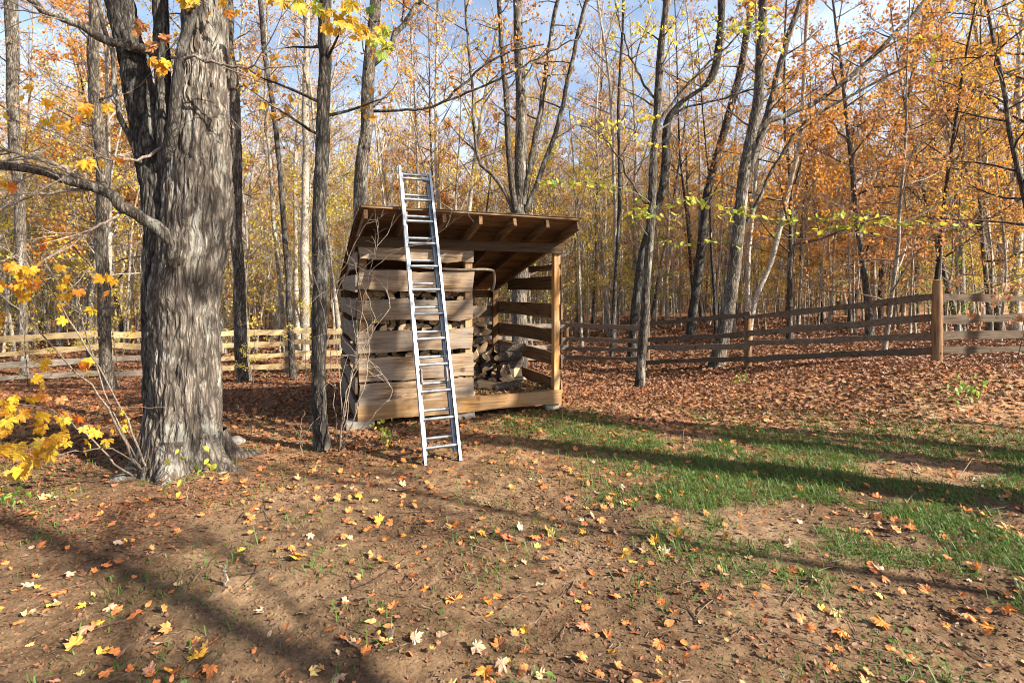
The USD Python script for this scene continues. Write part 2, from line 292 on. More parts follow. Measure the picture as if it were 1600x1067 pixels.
# soil: sandy brown, darkening to leaf mould under the trees
M['soil'] = usdkit.material(stage, '/World/Looks/soil', {
    'g': ('geometry', {}), 'n1': ('noise_texture', {'scale': 1.1, 'detail': 4.0, 'roughness': 0.6}), 'n5': ('noise_texture', {'scale': 0.8, 'detail': 6.0, 'roughness': 0.65}), 'm6': ('map_range', {'from_min': 0.35, 'from_max': 0.65, 'to_min': -0.13, 'to_max': 0.11}), 'm7': ('math', {'math_type': 'add'}), 'n2': ('noise_texture', {'scale': 55.0, 'detail': 5.0, 'roughness': 0.75}),
    'n4': ('noise_texture', {'scale': 9.0, 'detail': 4.0, 'roughness': 0.7}),
    'mx4': ('math', {'math_type': 'multiply_add', 'value2': 0.5}), 'm5': ('math', {'math_type': 'multiply', 'value2': 0.5}),
    'r1': ('rgb_ramp', {'ramp': [(.32, (.034, .020, .011)), (.45, (.088, .054, .030)), (.58, (.150, .096, .056)), (.76, (.25, .175, .112))]}),
    'v': ('voronoi_texture', {'scale': 11.0}), 'r2': ('rgb_ramp', {'ramp': [(0, (.12, .058, .028)), (.3, (.25, .12, .055)), (.6, (.33, .18, .09)), (.8, (.19, .085, .04)), (1, (.40, .26, .15))]}),
    'sc': ('separate_color', {}), 'sx': ('separate_xyz', {}), 'my': ('map_range', {'from_min': 6.0, 'from_max': 9.5, 'clamp': True}), 'nn': ('math', {'math_type': 'multiply_add', 'value2': 3.5}),
    'mx': ('mix', {}), 'bb': ('math', {'math_type': 'add'}), 'b': ('bump', {'strength': 0.8, 'distance': 0.02}), 'p': ('principled_bsdf', {'roughness': 0.95, 'specular_ior_level': 0.1})},
    [('g.position', 'n1.vector'), ('g.position', 'n2.vector'), ('g.position', 'n4.vector'), ('g.position', 'v.vector'), ('n2.fac', 'm5.value1'), ('n4.fac', 'mx4.value1'), ('m5.value', 'mx4.value3'), ('g.position', 'n5.vector'), ('n5.fac', 'm6.value'), ('m6.result', 'm7.value1'), ('mx4.value', 'm7.value2'), ('m7.value', 'r1.fac'),
     ('v.color', 'sc.color'), ('sc.r', 'r2.fac'), ('g.position', 'sx.vector'), ('n1.fac', 'nn.value1'), ('sx.y', 'nn.value3'), ('nn.value', 'my.value'), ('my.result', 'mx.fac'),
     ('r1.color', 'mx.color1'), ('r2.color', 'mx.color2'), ('mx.color', 'p.base_color'), ('mx4.value', 'b.height'), ('b.normal', 'p.normal')], surface='p.BSDF')

# ------------------------------------------------------------------ ground
ground = thing('ground', None, None, kind='structure')
def axis(lo, hi, a, b, step, grow=1.12):
    mid = list(np.arange(a, b, step)); s, x = step, b
    up = []
    while x < hi:
        up.append(x); s *= grow; x += s
    dn, s, x = [], step, a
    while x > lo:
        s *= grow; x -= s; dn.append(x)
    return np.array(dn[::-1] + mid + up)
gx, gy = axis(-300, 300, -6.0, 7.0, 0.036), axis(-120, 400, 2.1, 8.0, 0.034)
X, Y = np.meshgrid(gx, gy, indexing='ij')
Hm = ground_h(X, Y)
pp = np.stack([X, Y, 0 * X], -1)
near = smoothstep(14, 9, np.hypot(X, Y))
Hm = Hm + near * (0.030 * (meshkit.fbm(pp * 5.0, 3, 11) - 0.5) + 0.014 * (meshkit.noise(pp * 13.0, 12) - 0.5) + 0.009 * (meshkit.noise(pp * 27.0, 13) - 0.5))
n0, n1 = X.shape
ii, jj = np.meshgrid(np.arange(n0 - 1), np.arange(n1 - 1), indexing='ij')
q = np.stack([ii * n1 + jj, (ii + 1) * n1 + jj, (ii + 1) * n1 + jj + 1, ii * n1 + jj + 1], -1).reshape(-1, 4)
put(ground, 'soil', (np.stack([X, Y, Hm], -1).reshape(-1, 3), q), M['soil'], smooth=True)

# ------------------------------------------------------------------ tree growing
def wander(rng, p0, d0, length, n, jitter, lift=0.0):
    pts, d, p = [np.array(p0, float)], np.array(d0, float) / np.linalg.norm(d0), np.array(p0, float)
    for _ in range(n - 1):
        d = d + rng.normal(0, jitter, 3) + np.array([0, 0, lift])
        d /= np.linalg.norm(d)
        p = p + d * length / (n - 1)
        pts.append(p)
    return np.array(pts)

def limbs_on(rng, trunk, rad, t0, nb, blen, sub, nleaf, up=0.55, spread=1.0, sides=5, twig_r=0.006, droop=0.02, t1=0.98):
    """Branches along a trunk: (wood pieces, twig pieces, leaf points)."""
    wood_, twigs, lp = [], [], []
    n = len(trunk)
    az = rng.uniform(0, 6.28)
    for k in range(nb):
        t = t0 + (t1 - t0) * ((k + rng.uniform(0, 1)) / nb)
        i = t * (n - 1); a = int(min(i, n - 2)); p = trunk[a] + (trunk[a + 1] - trunk[a]) * (i - a)
        r = np.interp(t, np.linspace(0, 1, n), rad)
        az += 2.4 + rng.normal(0, .4)
        u = up + rng.normal(0, .15)
        d = np.array([math.cos(az) * spread, math.sin(az) * spread, u])
        L = blen * (1.12 - 0.75 * (t - t0) / (1.001 - t0)) * rng.uniform(.6, 1.2)
        b = wander(rng, p, d, L, 6, 0.13, droop)
        r0 = min(r * 0.55, 0.012 + 0.013 * L)
        wood_.append(tube(b, np.linspace(r0, max(.004, r0 * .25), 6), sides, False))
        lp.append(b[3:])
        for _ in range(sub):
            s = rng.uniform(.25, 1.0) * 4.99; c = int(s); q_ = b[c] + (b[c + 1] - b[c]) * (s - c)
            dd = (b[c + 1] - b[c]); dd = dd / np.linalg.norm(dd) + rng.normal(0, .55, 3) + np.array([0, 0, .1])
            tw = wander(rng, q_, dd, L * rng.uniform(.22, .5), 5, 0.2, droop)
            twigs.append(tube(tw, np.linspace(max(twig_r, r0 * .35), twig_r * .5, 5), 3, False))
            lp.append(tw[1:])
            for _ in range(2):
                c = rng.integers(1, 4)
                dd2 = tw[c + 1] - tw[c]; dd2 = dd2 / np.linalg.norm(dd2) + rng.normal(0, .7, 3)
                t2 = wander(rng, tw[c], dd2, L * rng.uniform(.1, .24), 4, .2, 0)
                twigs.append(tube(t2, np.linspace(twig_r * .7, twig_r * .35, 4), 3, False))
                lp.append(t2[1:])
    lp = np.vstack(lp) if lp else np.zeros((0, 3))
    if nleaf and len(lp):
        pick = rng.integers(0, len(lp), nleaf)
        # leaves gather in clumps: favour some stretches of twig
        w = meshkit.noise(lp * 0.9 + 7.3, int(rng.integers(1, 99))) ** 3 + 0.02
        pick = rng.choice(len(lp), nleaf, p=w / w.sum())
        pts = lp[pick] + rng.normal(0, .09, (nleaf, 3))
    else:
        pts = np.zeros((0, 3))
    return wood_, twigs, pts

# kinds of forest tree: name: (height, base radius, first branch, branches, branch length, sub, leaves, leaf size, bark, leaf material, up)
KINDS = {
    'tall_maple': dict(h=17, r=.15, t0=.42, nb=22, bl=3.6, sub=6, nl=1800, ls=.09, bark='bark_pale', leaf='leaf_gold', up=.7),
    'tall_rust': dict(h=16, r=.13, t0=.34, nb=24, bl=3.0, sub=6, nl=2500, ls=.088, bark='bark_grey', leaf='leaf_rust', up=.6),
    'bare_pole': dict(h=16, r=.095, t0=.45, nb=22, bl=2.3, sub=7, nl=420, ls=.10, bark='bark_pale', leaf='leaf_mauve', up=.9),
    'mauve_maple': dict(h=17, r=.12, t0=.38, nb=24, bl=3.0, sub=7, nl=1300, ls=.085, bark='bark_pale', leaf='leaf_mauve', up=.75),
    'thin_pole': dict(h=12, r=.05, t0=.35, nb=18, bl=1.7, sub=5, nl=260, ls=.10, bark='bark_pale', leaf='leaf_gold', up=.8),
    'dark_pole': dict(h=14, r=.075, t0=.4, nb=18, bl=2.2, sub=6, nl=450, ls=.10, bark='bark_dark', leaf='leaf_orange', up=.7),
    'copper_beech': dict(h=9, r=.06, t0=.16, nb=26, bl=2.6, sub=6, nl=1700, ls=.09, bark='bark_pale', leaf='leaf_rust', up=.35),
    'orange_oak': dict(h=12, r=.085, t0=.22, nb=28, bl=3.0, sub=6, nl=3400, ls=.095, bark='bark_grey', leaf='leaf_orange', up=.45),
    'yellow_birch': dict(h=11, r=.06, t0=.2, nb=24, bl=2.3, sub=6, nl=1300, ls=.085, bark='bark_pale', leaf='leaf_yellow', up=.5),
    'green_sapling': dict(h=7, r=.035, t0=.12, nb=20, bl=1.6, sub=5, nl=700, ls=.09, bark='bark_grey', leaf='leaf_yellow_green', up=.4),
    'yard_maple': dict(h=15, r=.30, t0=.46, nb=22, bl=4.0, sub=6, nl=2200, ls=.11, bark='bark_grey', leaf='leaf_orange', up=.6),
    'understory': dict(h=4.5, r=.022, t0=.1, nb=16, bl=1.3, sub=5, nl=380, ls=.075, bark='bark_grey', leaf='leaf_yellow', up=.45),
}
VARIANTS = {}
def build_kind(kind, v):
    k = KINDS[kind]
    rng = np.random.default_rng(abs(sum(map(ord, kind))) * 10 + v)
    path = f'/World/{kind}_kind_{"abcdef"[v]}'
    stage.CreateClassPrim(path)
    UsdGeom.Xform.Define(stage, path).GetPrim().SetSpecifier(Sdf.SpecifierClass)
    n = 16
    tr = wander(rng, (0, 0, -0.15), (rng.normal(0, .05), rng.normal(0, .05), 1), k['h'], n, 0.035, 0.03)
    t = np.linspace(0, 1, n)
    rad = k['r'] * (1 - .82 * t ** .9); rad[0] *= 1.5; rad[1] *= 1.05
    w, tw, lp = limbs_on(rng, tr, rad, k['t0'], k['nb'], k['bl'], k['sub'], k['nl'], k['up'])
    put(path, 'trunk', merge([tube(tr, rad, 8)] + w), M[k['bark']], smooth=True)
    put(path, 'twigs', merge(tw), M['twig'], kind='stuff')
    put(path, 'crown', leaves(rng, lp, rng.uniform(.7, 1.25, len(lp)) * k['ls'], T_QUAD, 1.0), M[k['leaf']], kind='stuff')
    VARIANTS.setdefault(kind, []).append(path)
for kind in KINDS:
    for v in range(3 if kind in ('tall_maple', 'bare_pole', 'mauve_maple', 'orange_oak', 'thin_pole') else 2):
        build_kind(kind, v)

def plant_tree(kind, x, y, rng, label, group, scale=None, name=None, var=None):
    vs = VARIANTS[kind]
    s = scale or rng.uniform(.85, 1.2)
    t = UsdGeom.Xform.Define(stage, numbered('/World', name or NAMES[kind]))
    t.AddTranslateOp().Set((float(x), float(y), G(x, y)))
    t.AddRotateXYZOp().Set((float(rng.normal(0, 1.6)), float(rng.normal(0, 1.6)), float(rng.uniform(0, 360))))
    t.AddScaleOp().Set((s, s, s))
    tag(t, label, 'tree', group)
    t.GetPrim().GetReferences().AddInternalReference(vs[rng.integers(len(vs)) if var is None else var])
    t.GetPrim().SetInstanceable(True)
NAMES = {'yard_maple': 'maple_tree', 'tall_maple': 'maple_tree', 'tall_rust': 'oak_tree', 'bare_pole': 'bare_tree', 'mauve_maple': 'maple_tree', 'thin_pole': 'young_tree', 'dark_pole': 'dark_tree',
         'copper_beech': 'beech_tree', 'orange_oak': 'oak_tree', 'yellow_birch': 'birch_tree', 'green_sapling': 'sapling', 'understory': 'sapling'}

# ------------------------------------------------------------------ the big maple at left
rng = np.random.default_rng(3)
BT = hit(292, 728)                                # where it stands
Zb = float(BT[1])
maple = thing('maple_tree', 'huge old maple with shaggy grey bark forking into several stems, left of the shed', 'tree', BT)
def trunk_mesh(path, rad, sides, rings, amp, seed, flare=0.0, freq=15.0, h0=0.0, zf=.13):
    c = spline(path, rings)
    r = np.interp(np.linspace(0, 1, rings), np.linspace(0, 1, len(rad)), rad)
    th = np.linspace(0, 2 * np.pi, sides, endpoint=False)
    dirs = np.stack([np.cos(th), np.sin(th), 0 * th], -1)
    h = c[:, 2] - c[0, 2] - h0
    fl = 1 + flare * np.exp(-np.maximum(h, 0)[:, None] / .32) * (1 + .55 * np.cos(5 * th + 1.0)[None] + .3 * np.cos(3 * th)[None])
    pts = c[:, None] + dirs[None] * (r[:, None] * fl)[..., None]
    w = pts * np.array([freq, freq, freq * zf]) + 1.5 * meshkit.noise(pts * np.array([7, 7, 4.0]), seed + 3)[..., None]
    crack = np.exp(-np.abs(2 * meshkit.noise(w, seed) - 1) / .16)
    crack2 = np.exp(-np.abs(2 * meshkit.noise(w * 1.9 + 9, seed + 1) - 1) / .2)
    cross = np.exp(-np.abs(2 * meshkit.noise(pts * np.array([6, 6, 11.0]) + 3, seed + 6) - 1) / .10)
    big = meshkit.noise(pts * np.array([3.0, 3.0, 1.2]), seed + 2) - .5
    plate = meshkit.noise(pts * np.array([17, 17, 5.0]), seed + 4) - .5
    fine = meshkit.noise(pts * np.array([50, 50, 14.0]), seed + 5) - .5
    d = amp * (-1.0 * crack - .55 * crack2 - .15 * cross + 1.1 * plate + .4 * fine + .5) + .10 * np.minimum(r, .4)[:, None] * big * 2
    pts = pts + dirs[None] * d[..., None]
    i, j = np.meshgrid(np.arange(rings - 1), np.arange(sides), indexing='ij')
    q = np.stack([i * sides + j, i * sides + (j + 1) % sides, (i + 1) * sides + (j + 1) % sides, (i + 1) * sides + j], -1).reshape(-1, 4)
    return pts.reshape(-1, 3), q
WIDE = 1 / math.hypot(1, (288 - 800) / F)
def trunk_mesh_along(c, rad, sides, amp, seed):
    v, f = tube(c, rad, sides, False)
    cc = np.repeat(c, sides, 0); d = v - cc; d /= np.linalg.norm(d, axis=1, keepdims=True)
    return v + d * (amp * (meshkit.fbm(v * 22, 3, seed) - .5) * 2)[:, None], f
def rel(px, py, dz=0.0):
    return P(px, py, Zb + dz) - BT
S = Zb / F
tp = [rel(288, 760), rel(288, 700), rel(288, 600), rel(290, 480), rel(296, 400), rel(308, 320), rel(314, 240), rel(318, 120), rel(321, 0), rel(326, -150), rel(322, -400)]
tr_ = [WIDE * v for v in [62 * S, 58 * S, 57 * S, 58 * S, 55 * S, 43 * S, 37 * S, 35 * S, 35 * S, 33 * S, 27 * S]]
tm = put(maple, 'trunk', trunk_mesh(tp, tr_, 320, 330, .026, 21, .30, 19, .2, .075), M['bark_maple'], smooth=True)
sp = [rel(258, 760, -.06), rel(256, 600, -.06), rel(256, 470, -.06), rel(254, 380, -.06), rel(248, 300, -.05), rel(232, 210, -.04), rel(210, 110, 0), rel(186, 0, .05), rel(150, -180, .2), rel(120, -380, .5)]
put(maple, 'stem', trunk_mesh(sp, [v * S * .80 for v in (38, 34, 34, 32, 28, 25, 24, 23, 18, 13)], 180, 240, .020, 31, .2, 19), M['bark_dark'], smooth=True, label='dark left stem leaning away to the left')  # bark darker than the trunk's: shade of the side away from the sun
mp_ = [rel(262, 420, -.02), rel(262, 320, -.1), rel(259, 220, -.1), rel(254, 120, -.05), rel(250, 0, 0), rel(240, -180, .2), rel(250, -350, .4)]
put(maple, 'stem', trunk_mesh(mp_, [v * S * .82 for v in (20, 16, 13, 12, 11, 10, 7)], 70, 130, .012, 41, 0, 22), M['bark_dark'], smooth=True, label='thin middle stem rising straight between the two thick ones')
dp = [rel(262, 250, -.22), rel(272, 190, -.34), rel(277, 130, -.40), rel(284, 80, -.40), rel(298, 30, -.40), rel(312, -10, -.4), rel(330, -90, -.3), rel(360, -200, -.2)]
put(maple, 'stem', tube(spline(dp, 30), np.linspace(8.5 * S, 5 * S, 30), 9), M['bark_dark'], smooth=True, label='thin dark stem crossing in front of the main trunk')
for k, (a_, L_) in enumerate([(-.35, .34), (-1.45, .22), (.5, .40), (-2.5, .26), (1.6, .3)]):
    q_ = np.array([[.24, 0, .30], [.36, .02, .10], [.48, .05, .0], [.48 + L_ * .5, .08, -.05], [.48 + L_, .10, -.12]])
    R_ = np.array([[math.cos(a_), -math.sin(a_), 0], [math.sin(a_), math.cos(a_), 0], [0, 0, 1]])
    put(maple, 'root', trunk_mesh_along(spline(q_ @ R_.T, 26), np.linspace(.13, .05, 26), 22, .03, 60 + k), M['bark_maple'], smooth=True)
def px_path(pts, dz0=0.0, dz1=0.0, n=14, base=None):
    zz = np.linspace(dz0, dz1, len(pts))
    c = spline([rel(a, b, d) for (a, b), d in zip(pts, zz)], n)
    return c
limb_specs = [
    ([(246, 92), (210, 71), (161, 62), (131, 45), (75, 19), (35, -10), (-40, -40)], -.05, -.7, 7.5, 4),
    ([(272, 415), (268, 392), (255, 364), (225, 343), (199, 330), (169, 300), (131, 289), (75, 272), (0, 259), (-80, 240)], -.40, -.9, 9.0, 4.5),
    ([(214, 236), (198, 205), (187, 180), (181, 140), (178, 100), (160, 40), (150, -40)], -.1, -.3, 4.2, 2.5),
    ([(131, 289), (94, 259), (50, 245), (0, 232), (-60, 215)], -.7, -.9, 3.0, 1.5),
    ([(165, 298), (110, 298), (75, 302), (0, 322), (-70, 350)], -.66, -.9, 2.6, 1.2),
    ([(200, 330), (170, 345), (130, 365), (90, 395), (60, 430)], -.6, -1.0, 2.2, .8),
    ([(268, 90), (310, 92), (345, 100), (400, 108), (470, 100)], -.42, -.5, 2.4, .9),
    ([(250, 232), (200, 250), (150, 246), (100, 262), (60, 250)], -.2, -.9, 2.4, .9),
]
tw_parts, lp_ = [], []
for pts, a, b, w0, w1 in limb_specs:
    c = px_path(pts, a, b, 22)
    c[1:] += rng.normal(0, .012, c[1:].shape)
    put(maple, 'limb', tube(c, np.linspace(w0 * S, w1 * S, 22), 8), M['bark_grey'] if w0 > 3.5 else M['twig'], smooth=True)
    for _ in range(int(7 if w0 > 3.5 else 5)):
        k = rng.integers(5, 21)
        d = c[min(k + 1, 21)] - c[k - 1]; d = d / np.linalg.norm(d) + rng.normal(0, .6, 3) + np.array([-.2, -.1, .0])
        t = wander(rng, c[k], d, rng.uniform(.35, 1.0), 7, .18, -.02)
        tw_parts.append(tube(t, np.linspace(.007, .002, 7), 4, False)); lp_.append(t[4:])
        for _ in range(2):
            k2 = rng.integers(2, 6); t2 = wander(rng, t[k2], t[k2] - t[k2 - 1] + rng.normal(0, .06, 3), rng.uniform(.15, .45), 5, .2, 0)
            tw_parts.append(tube(t2, np.linspace(.004, .0015, 5), 3, False)); lp_.append(t2[3:])
put(maple, 'twigs', merge(tw_parts), M['twig'], kind='stuff')
# crown above the frame
w, t_, lpc = limbs_on(rng, spline(tp[-3:] + [rel(330, -700, .3), rel(300, -1100, .8)], 12), np.linspace(.24, .05, 12), .15, 22, 4.0, 7, 1600, .5)
w2, t2_, lpc2 = limbs_on(rng, spline(sp[-3:] + [rel(60, -650, 1.0)], 10), np.linspace(.15, .03, 10), .2, 14, 2.6, 6, 700, .5)
put(maple, 'upper_limbs', merge(w + w2 + [tube(spline(tp[-1:] + [rel(330, -700, .3), rel(300, -1100, .8)], 8), np.linspace(30 * S, .04, 8), 10), tube(spline(sp[-1:] + [rel(60, -650, 1.0)], 6), np.linspace(14 * S, .03, 6), 8)]), M['bark_grey'], smooth=True)
put(maple, 'upper_twigs', merge(t_ + t2_), M['twig'], kind='stuff')
put(maple, 'crown', leaves(rng, np.vstack([lpc, lpc2]), .11, T_STAR[:2], 1.0), M['leaf_orange'], kind='stuff')

def leaf_part(parent, p, size, kind, mat, rng, tilt=.6, yaw=None, name='leaf'):
    tv, tf = kind[rng.integers(len(kind))]
    R = rots(rng, 1, tilt)[0]
    put(parent, name, (np.asarray(tv) @ R.T * size + p, tf), M[mat])
def hang(rng):      # leaf hanging tip down, its face turned towards any side
    a, b, c = rng.uniform(0, 6.28), rng.normal(0, .45), rng.normal(0, .5)
    Rx = trimesh.transformations.euler_matrix(math.pi / 2 + b, c, 0)[:3, :3]
    flip = np.diag([1, -1, -1.0])
    Rz = trimesh.transformations.rotation_matrix(a, [0, 0, 1])[:3, :3]
    return Rz @ Rx @ flip
def hung_leaf(parent, p, size, kind, mat, rng, face=None):
    tv, tf = kind[rng.integers(len(kind))]
    R = hang(rng)
    if face is not None:
        Rz = trimesh.transformations.rotation_matrix(face + rng.normal(0, .5), [0, 0, 1])[:3, :3]
        Rx = trimesh.transformations.euler_matrix(math.pi / 2 + rng.normal(0, .4), rng.normal(0, .5), 0)[:3, :3]
        R = Rz @ Rx @ np.diag([1, -1, -1.0])
    put(parent, 'leaf', (np.asarray(tv) @ R.T * size + p, tf), M[mat])
# dried and coloured leaves still on its lower limbs
for (px, py, dz, mat, n, sp_) in [(218, 45, -.3, 'single_brown', 5, 14), (245, 65, -.45, 'single_brown', 5, 12), (250, 105, -.45, 'single_orange', 4, 12), (285, 3, -.5, 'single_yellow', 6, 14), (372, 6, -.3, 'single_orange', 8, 26),
                                  (145, 255, -.8, 'single_yellow', 3, 10), (172, 258, -.8, 'single_orange', 2, 8), (85, 200, -.9, 'single_orange', 4, 26), (140, 165, -.8, 'single_orange', 4, 30), (60, 155, -.9, 'single_yellow', 5, 35), (78, 388, -.9, 'single_orange', 2, 8), (10, 290, -.9, 'single_orange', 3, 14)]:
    for _ in range(n):
        hung_leaf(maple, rel(px + rng.normal(0, sp_), py + rng.normal(0, sp_ * .6), dz), rng.uniform(.07, .10), T_MAPLE, mat, rng, 0)

# ------------------------------------------------------------------ single trees one can point at
def hero(name, label, path, w0, w1, bk, z=None, limbs=(), top=13.0, nb=18, bl=2.6, nl=700, leaf='leaf_rust', rough=.008, sub=5, t0=.25, ls=.10):
    """A tree whose trunk runs through pixels of the photograph at its own depth, with a crown above."""
    seed = int(path[0][0] * 7 + path[0][1]); rng = np.random.default_rng(seed)
    if z is None:
        b = hit(*path[0])
    else:
        x = (path[0][0] - 800) / F * z; b = np.array([x, z, G(x, z)])
    Z = float(b[1]); s = Z / F
    lean = np.linspace(0, rng.normal(0, .35), len(path))
    pts = [P(a, c, Z + d) - b for (a, c), d in zip(path, lean)]
    pts[0] = np.array([0, 0, -.12])
    low = pts[-1]; d = pts[-1] - pts[-2]; d /= np.linalg.norm(d)
    up = wander(rng, low, d * .6 + np.array([0, 0, .8]), max(top - low[2], 2.0), 9, .07, .05)
    n = 46
    c = spline(pts, n)
    c[3:] += (meshkit.noise(np.stack([np.arange(n) * .25, np.zeros(n), np.full(n, seed % 97)], 1)[3:], 3)[:, None] - .5) * np.array([.05, .05, 0]) * (w0 * s * 4)
    rad = np.linspace(w0 * s / 2, w1 * s / 2, n)
    rad = rad / math.hypot(1, (path[0][0] - 800) / F) * (1 + .3 * np.exp(-np.maximum(c[:, 2], 0) / .15))
    t = thing(name, label, 'tree', b)
    put(t, 'trunk', trunk_mesh(c, rad, 34 if w0 > 18 else 20, 110, rough * max(1, w0 / 18), seed % 1000, 0.0, 24), M[bk], smooth=True)
    wd, tw, lp = limbs_on(rng, up, np.linspace(w1 * s / 2, .02, 9), .05, nb, bl, sub, nl)
    wd2, tw2, lp2 = limbs_on(rng, c, rad, t0 + .35, 7, bl * .45, 3, nl // 6, .6)
    extra = []
    for lpath, lw0, lw1, dz in limbs:
        q_ = spline([P(a, e, Z + dz * k / max(1, len(lpath) - 1)) - b for k, (a, e) in enumerate(lpath)], 22)
        q_[2:] += rng.normal(0, .014, q_[2:].shape)
        put(t, 'limb', tube(q_, np.linspace(lw0 * s / 2, lw1 * s / 2, 22), 8), M[bk], smooth=True)
        a_, b_, l_ = limbs_on(rng, q_, np.linspace(lw0 * s / 2, lw1 * s / 2, 22), .3, 9, 1.1, 3, nl // 6, .5)
        wd2 += a_; tw2 += b_; extra.append(l_)
    put(t, 'upper_limbs', merge([tube(up, np.linspace(w1 * s / 2, .02, 9), 9, False)] + wd + wd2), M[bk], smooth=True, kind='stuff')
    put(t, 'twigs', merge(tw + tw2), M['twig'], kind='stuff')
    lp = np.vstack([lp, lp2] + extra)
    if len(lp):
        put(t, 'crown', leaves(rng, lp, rng.uniform(.7, 1.2, len(lp)) * ls, T_QUAD, 1.0), M[leaf], kind='stuff')
    return t, b, Z
slim, slim_b, slim_z = hero('slim_tree', 'slim shade-dark tree standing just left of the shed corner', [(503, 703), (501, 560), (501, 400), (503, 200), (507, 80), (511, 0), (516, -60)], 25, 18, 'bark_dark', nl=300, leaf='leaf_orange', top=11)  # dark bark colour carries the shade this trunk stands in
hero('slim_tree', 'straight grey tree with dark base between huge maple and slim dark tree', [(382, 597), (379, 520), (373, 400), (367, 220), (360, 90), (354, 0), (350, -60)], 22, 14, 'bark_grey', leaf='leaf_mauve', nl=500)
hero('slim_tree', 'pale grey tree standing in front of the board fence left of huge maple', [(171, 612), (167, 520), (163, 420), (157, 270), (150, 150), (146, 0), (146, -60)], 22, 18, 'bark_grey', leaf='leaf_mauve', nl=500)
hero('slim_tree', 'dark straight tree at the left edge of the view by the fence', [(38, 588), (37, 480), (30, 330), (20, 130), (18, 0), (14, -60)], 15, 24, 'bark_grey', leaf='leaf_orange', nl=500)
hero('slim_tree', 'thin dark tree leaning left between the fence and the slim trees', [(458, 592), (452, 480), (443, 330), (431, 200), (412, 70), (405, 0), (400, -50)], 11, 7, 'bark_dark', nl=260, bl=1.8)
hero('slim_tree', 'pale straight thin tree behind the board fence left of shed', [(477, 563), (477, 400), (478, 250), (479, 100), (482, 0), (484, -50)], 14, 9, 'bark_pale', leaf='leaf_mauve', nl=400)
hero('forked_tree', 'grey tree forking high above the left end of the shed roof', [(566, 560), (564, 420), (564, 320), (570, 220), (574, 130), (578, 90), (586, 0), (590, -60)], 24, 17, 'bark_grey', z=12.0,
     limbs=[([(584, 100), (600, 85), (622, 50), (645, 18), (665, -10), (700, -60)], 9, 7, .3), ([(584, 174), (612, 173), (650, 171), (690, 160), (720, 135), (750, 108), (800, 82), (850, 70)], 5, 2.5, -.8), ([(690, 160), (740, 142), (790, 118), (840, 92), (900, 60)], 4, 2, -.6)], nl=500, leaf='leaf_orange')
hero('forked_tree', 'clump of grey stems fanning out behind the shed roof', [(812, 560), (812, 420), (812, 320), (816, 200), (813, 90), (808, 0), (806, -60)], 26, 12, 'bark_grey', z=13.5,
     limbs=[([(806, 330), (796, 250), (790, 150), (784, 60), (778, -40)], 11, 7, .2), ([(818, 320), (832, 240), (845, 170), (856, 90), (872, 0), (890, -60)], 10, 6, .3), ([(820, 330), (850, 260), (876, 180), (893, 100), (905, 40), (930, -40)], 9, 5, -.3), ([(804, 340), (775, 280), (748, 255), (738, 150), (730, 40), (725, -40)], 6, 4, .4)], nl=600, leaf='leaf_mauve')
tA, bA, zA = hero('slim_tree', 'slim grey tree nearest on the right of the shed, leaning right', [(998, 605), (1004, 545), (1011, 430), (1018, 320), (1024, 200), (1032, 90), (1041, 0), (1046, -60)], 15, 10, 'bark_grey', leaf='leaf_yellow', nl=500,
     limbs=[([(1016, 330), (985, 280), (960, 235), (930, 205), (900, 195)], 4, 1.5, -.5), ([(1025, 200), (1060, 150), (1100, 105), (1150, 60), (1180, 20)], 5, 2, -.3), ([(1028, 160), (1000, 120), (975, 60), (960, 0)], 4, 2, .2)])
hero('crooked_tree', 'crooked brown tree with a sharp elbow bend, right of the shed', [(985, 567), (994, 480), (1004, 400), (1022, 340), (1038, 280), (1043, 195), (1060, 165), (1083, 148), (1108, 128), (1120, 95), (1126, 40), (1128, -30)], 15, 11, 'bark_dark', leaf='leaf_yellow', nl=450,
     limbs=[([(1044, 185), (1080, 165), (1130, 155), (1180, 140), (1240, 138)], 4, 2, -.4)])
hero('slim_tree', 'dark tree behind the rail fence between crooked tree and shaggy tree', [(1078, 532), (1083, 490), (1091, 430), (1106, 300), (1137, 187), (1160, 94), (1175, 0), (1182, -60)], 15, 10, 'bark_dark', leaf='leaf_rust', nl=600)
tB, bB, zB = hero('shaggy_tree', 'shaggy brown leaning tree with the thickest trunk right of the shed', [(1117, 574), (1128, 530), (1142, 460), (1152, 380), (1161, 290), (1172, 220), (1183, 160), (1190, 40), (1194, -40)], 24, 12, 'bark_grey', rough=.012,
     limbs=[([(1176, 215), (1200, 192), (1256, 169), (1324, 124), (1384, 67), (1447, 0), (1490, -50)], 9, 5, .5), ([(1163, 290), (1196, 190), (1219, 105), (1234, 49), (1249, 8), (1262, -40)], 11, 8, .3), ([(1155, 370), (1185, 310), (1215, 255), (1260, 190), (1330, 150), (1440, 90)], 6, 3, -.5)], leaf='leaf_rust', nl=900)
hero('slim_tree', 'pale thin tree leaning right beside the middle post of the rail fence', [(1170, 535), (1180, 470), (1205, 409), (1219, 356), (1234, 290), (1249, 225), (1256, 130), (1262, 0), (1264, -40)], 9, 6, 'bark_pale', leaf='leaf_rust', nl=500, bl=2.0)
hero('slim_tree', 'thin dark straight pole just left of the leaning trees by the rail fence', [(955, 560), (959, 480), (964, 400), (968, 300), (966, 180), (972, 60), (976, -30)], 6, 4, 'bark_dark', leaf='leaf_orange', nl=250, bl=1.5)
hero('slim_tree', 'forking grey tree behind rail fence left of the tall corner post', [(1372, 505), (1378, 430), (1384, 337), (1404, 264), (1410, 200), (1425, 124), (1440, 50), (1451, 0), (1460, -50)], 11, 7, 'bark_grey', leaf='leaf_orange', nl=1200, bl=2.6)

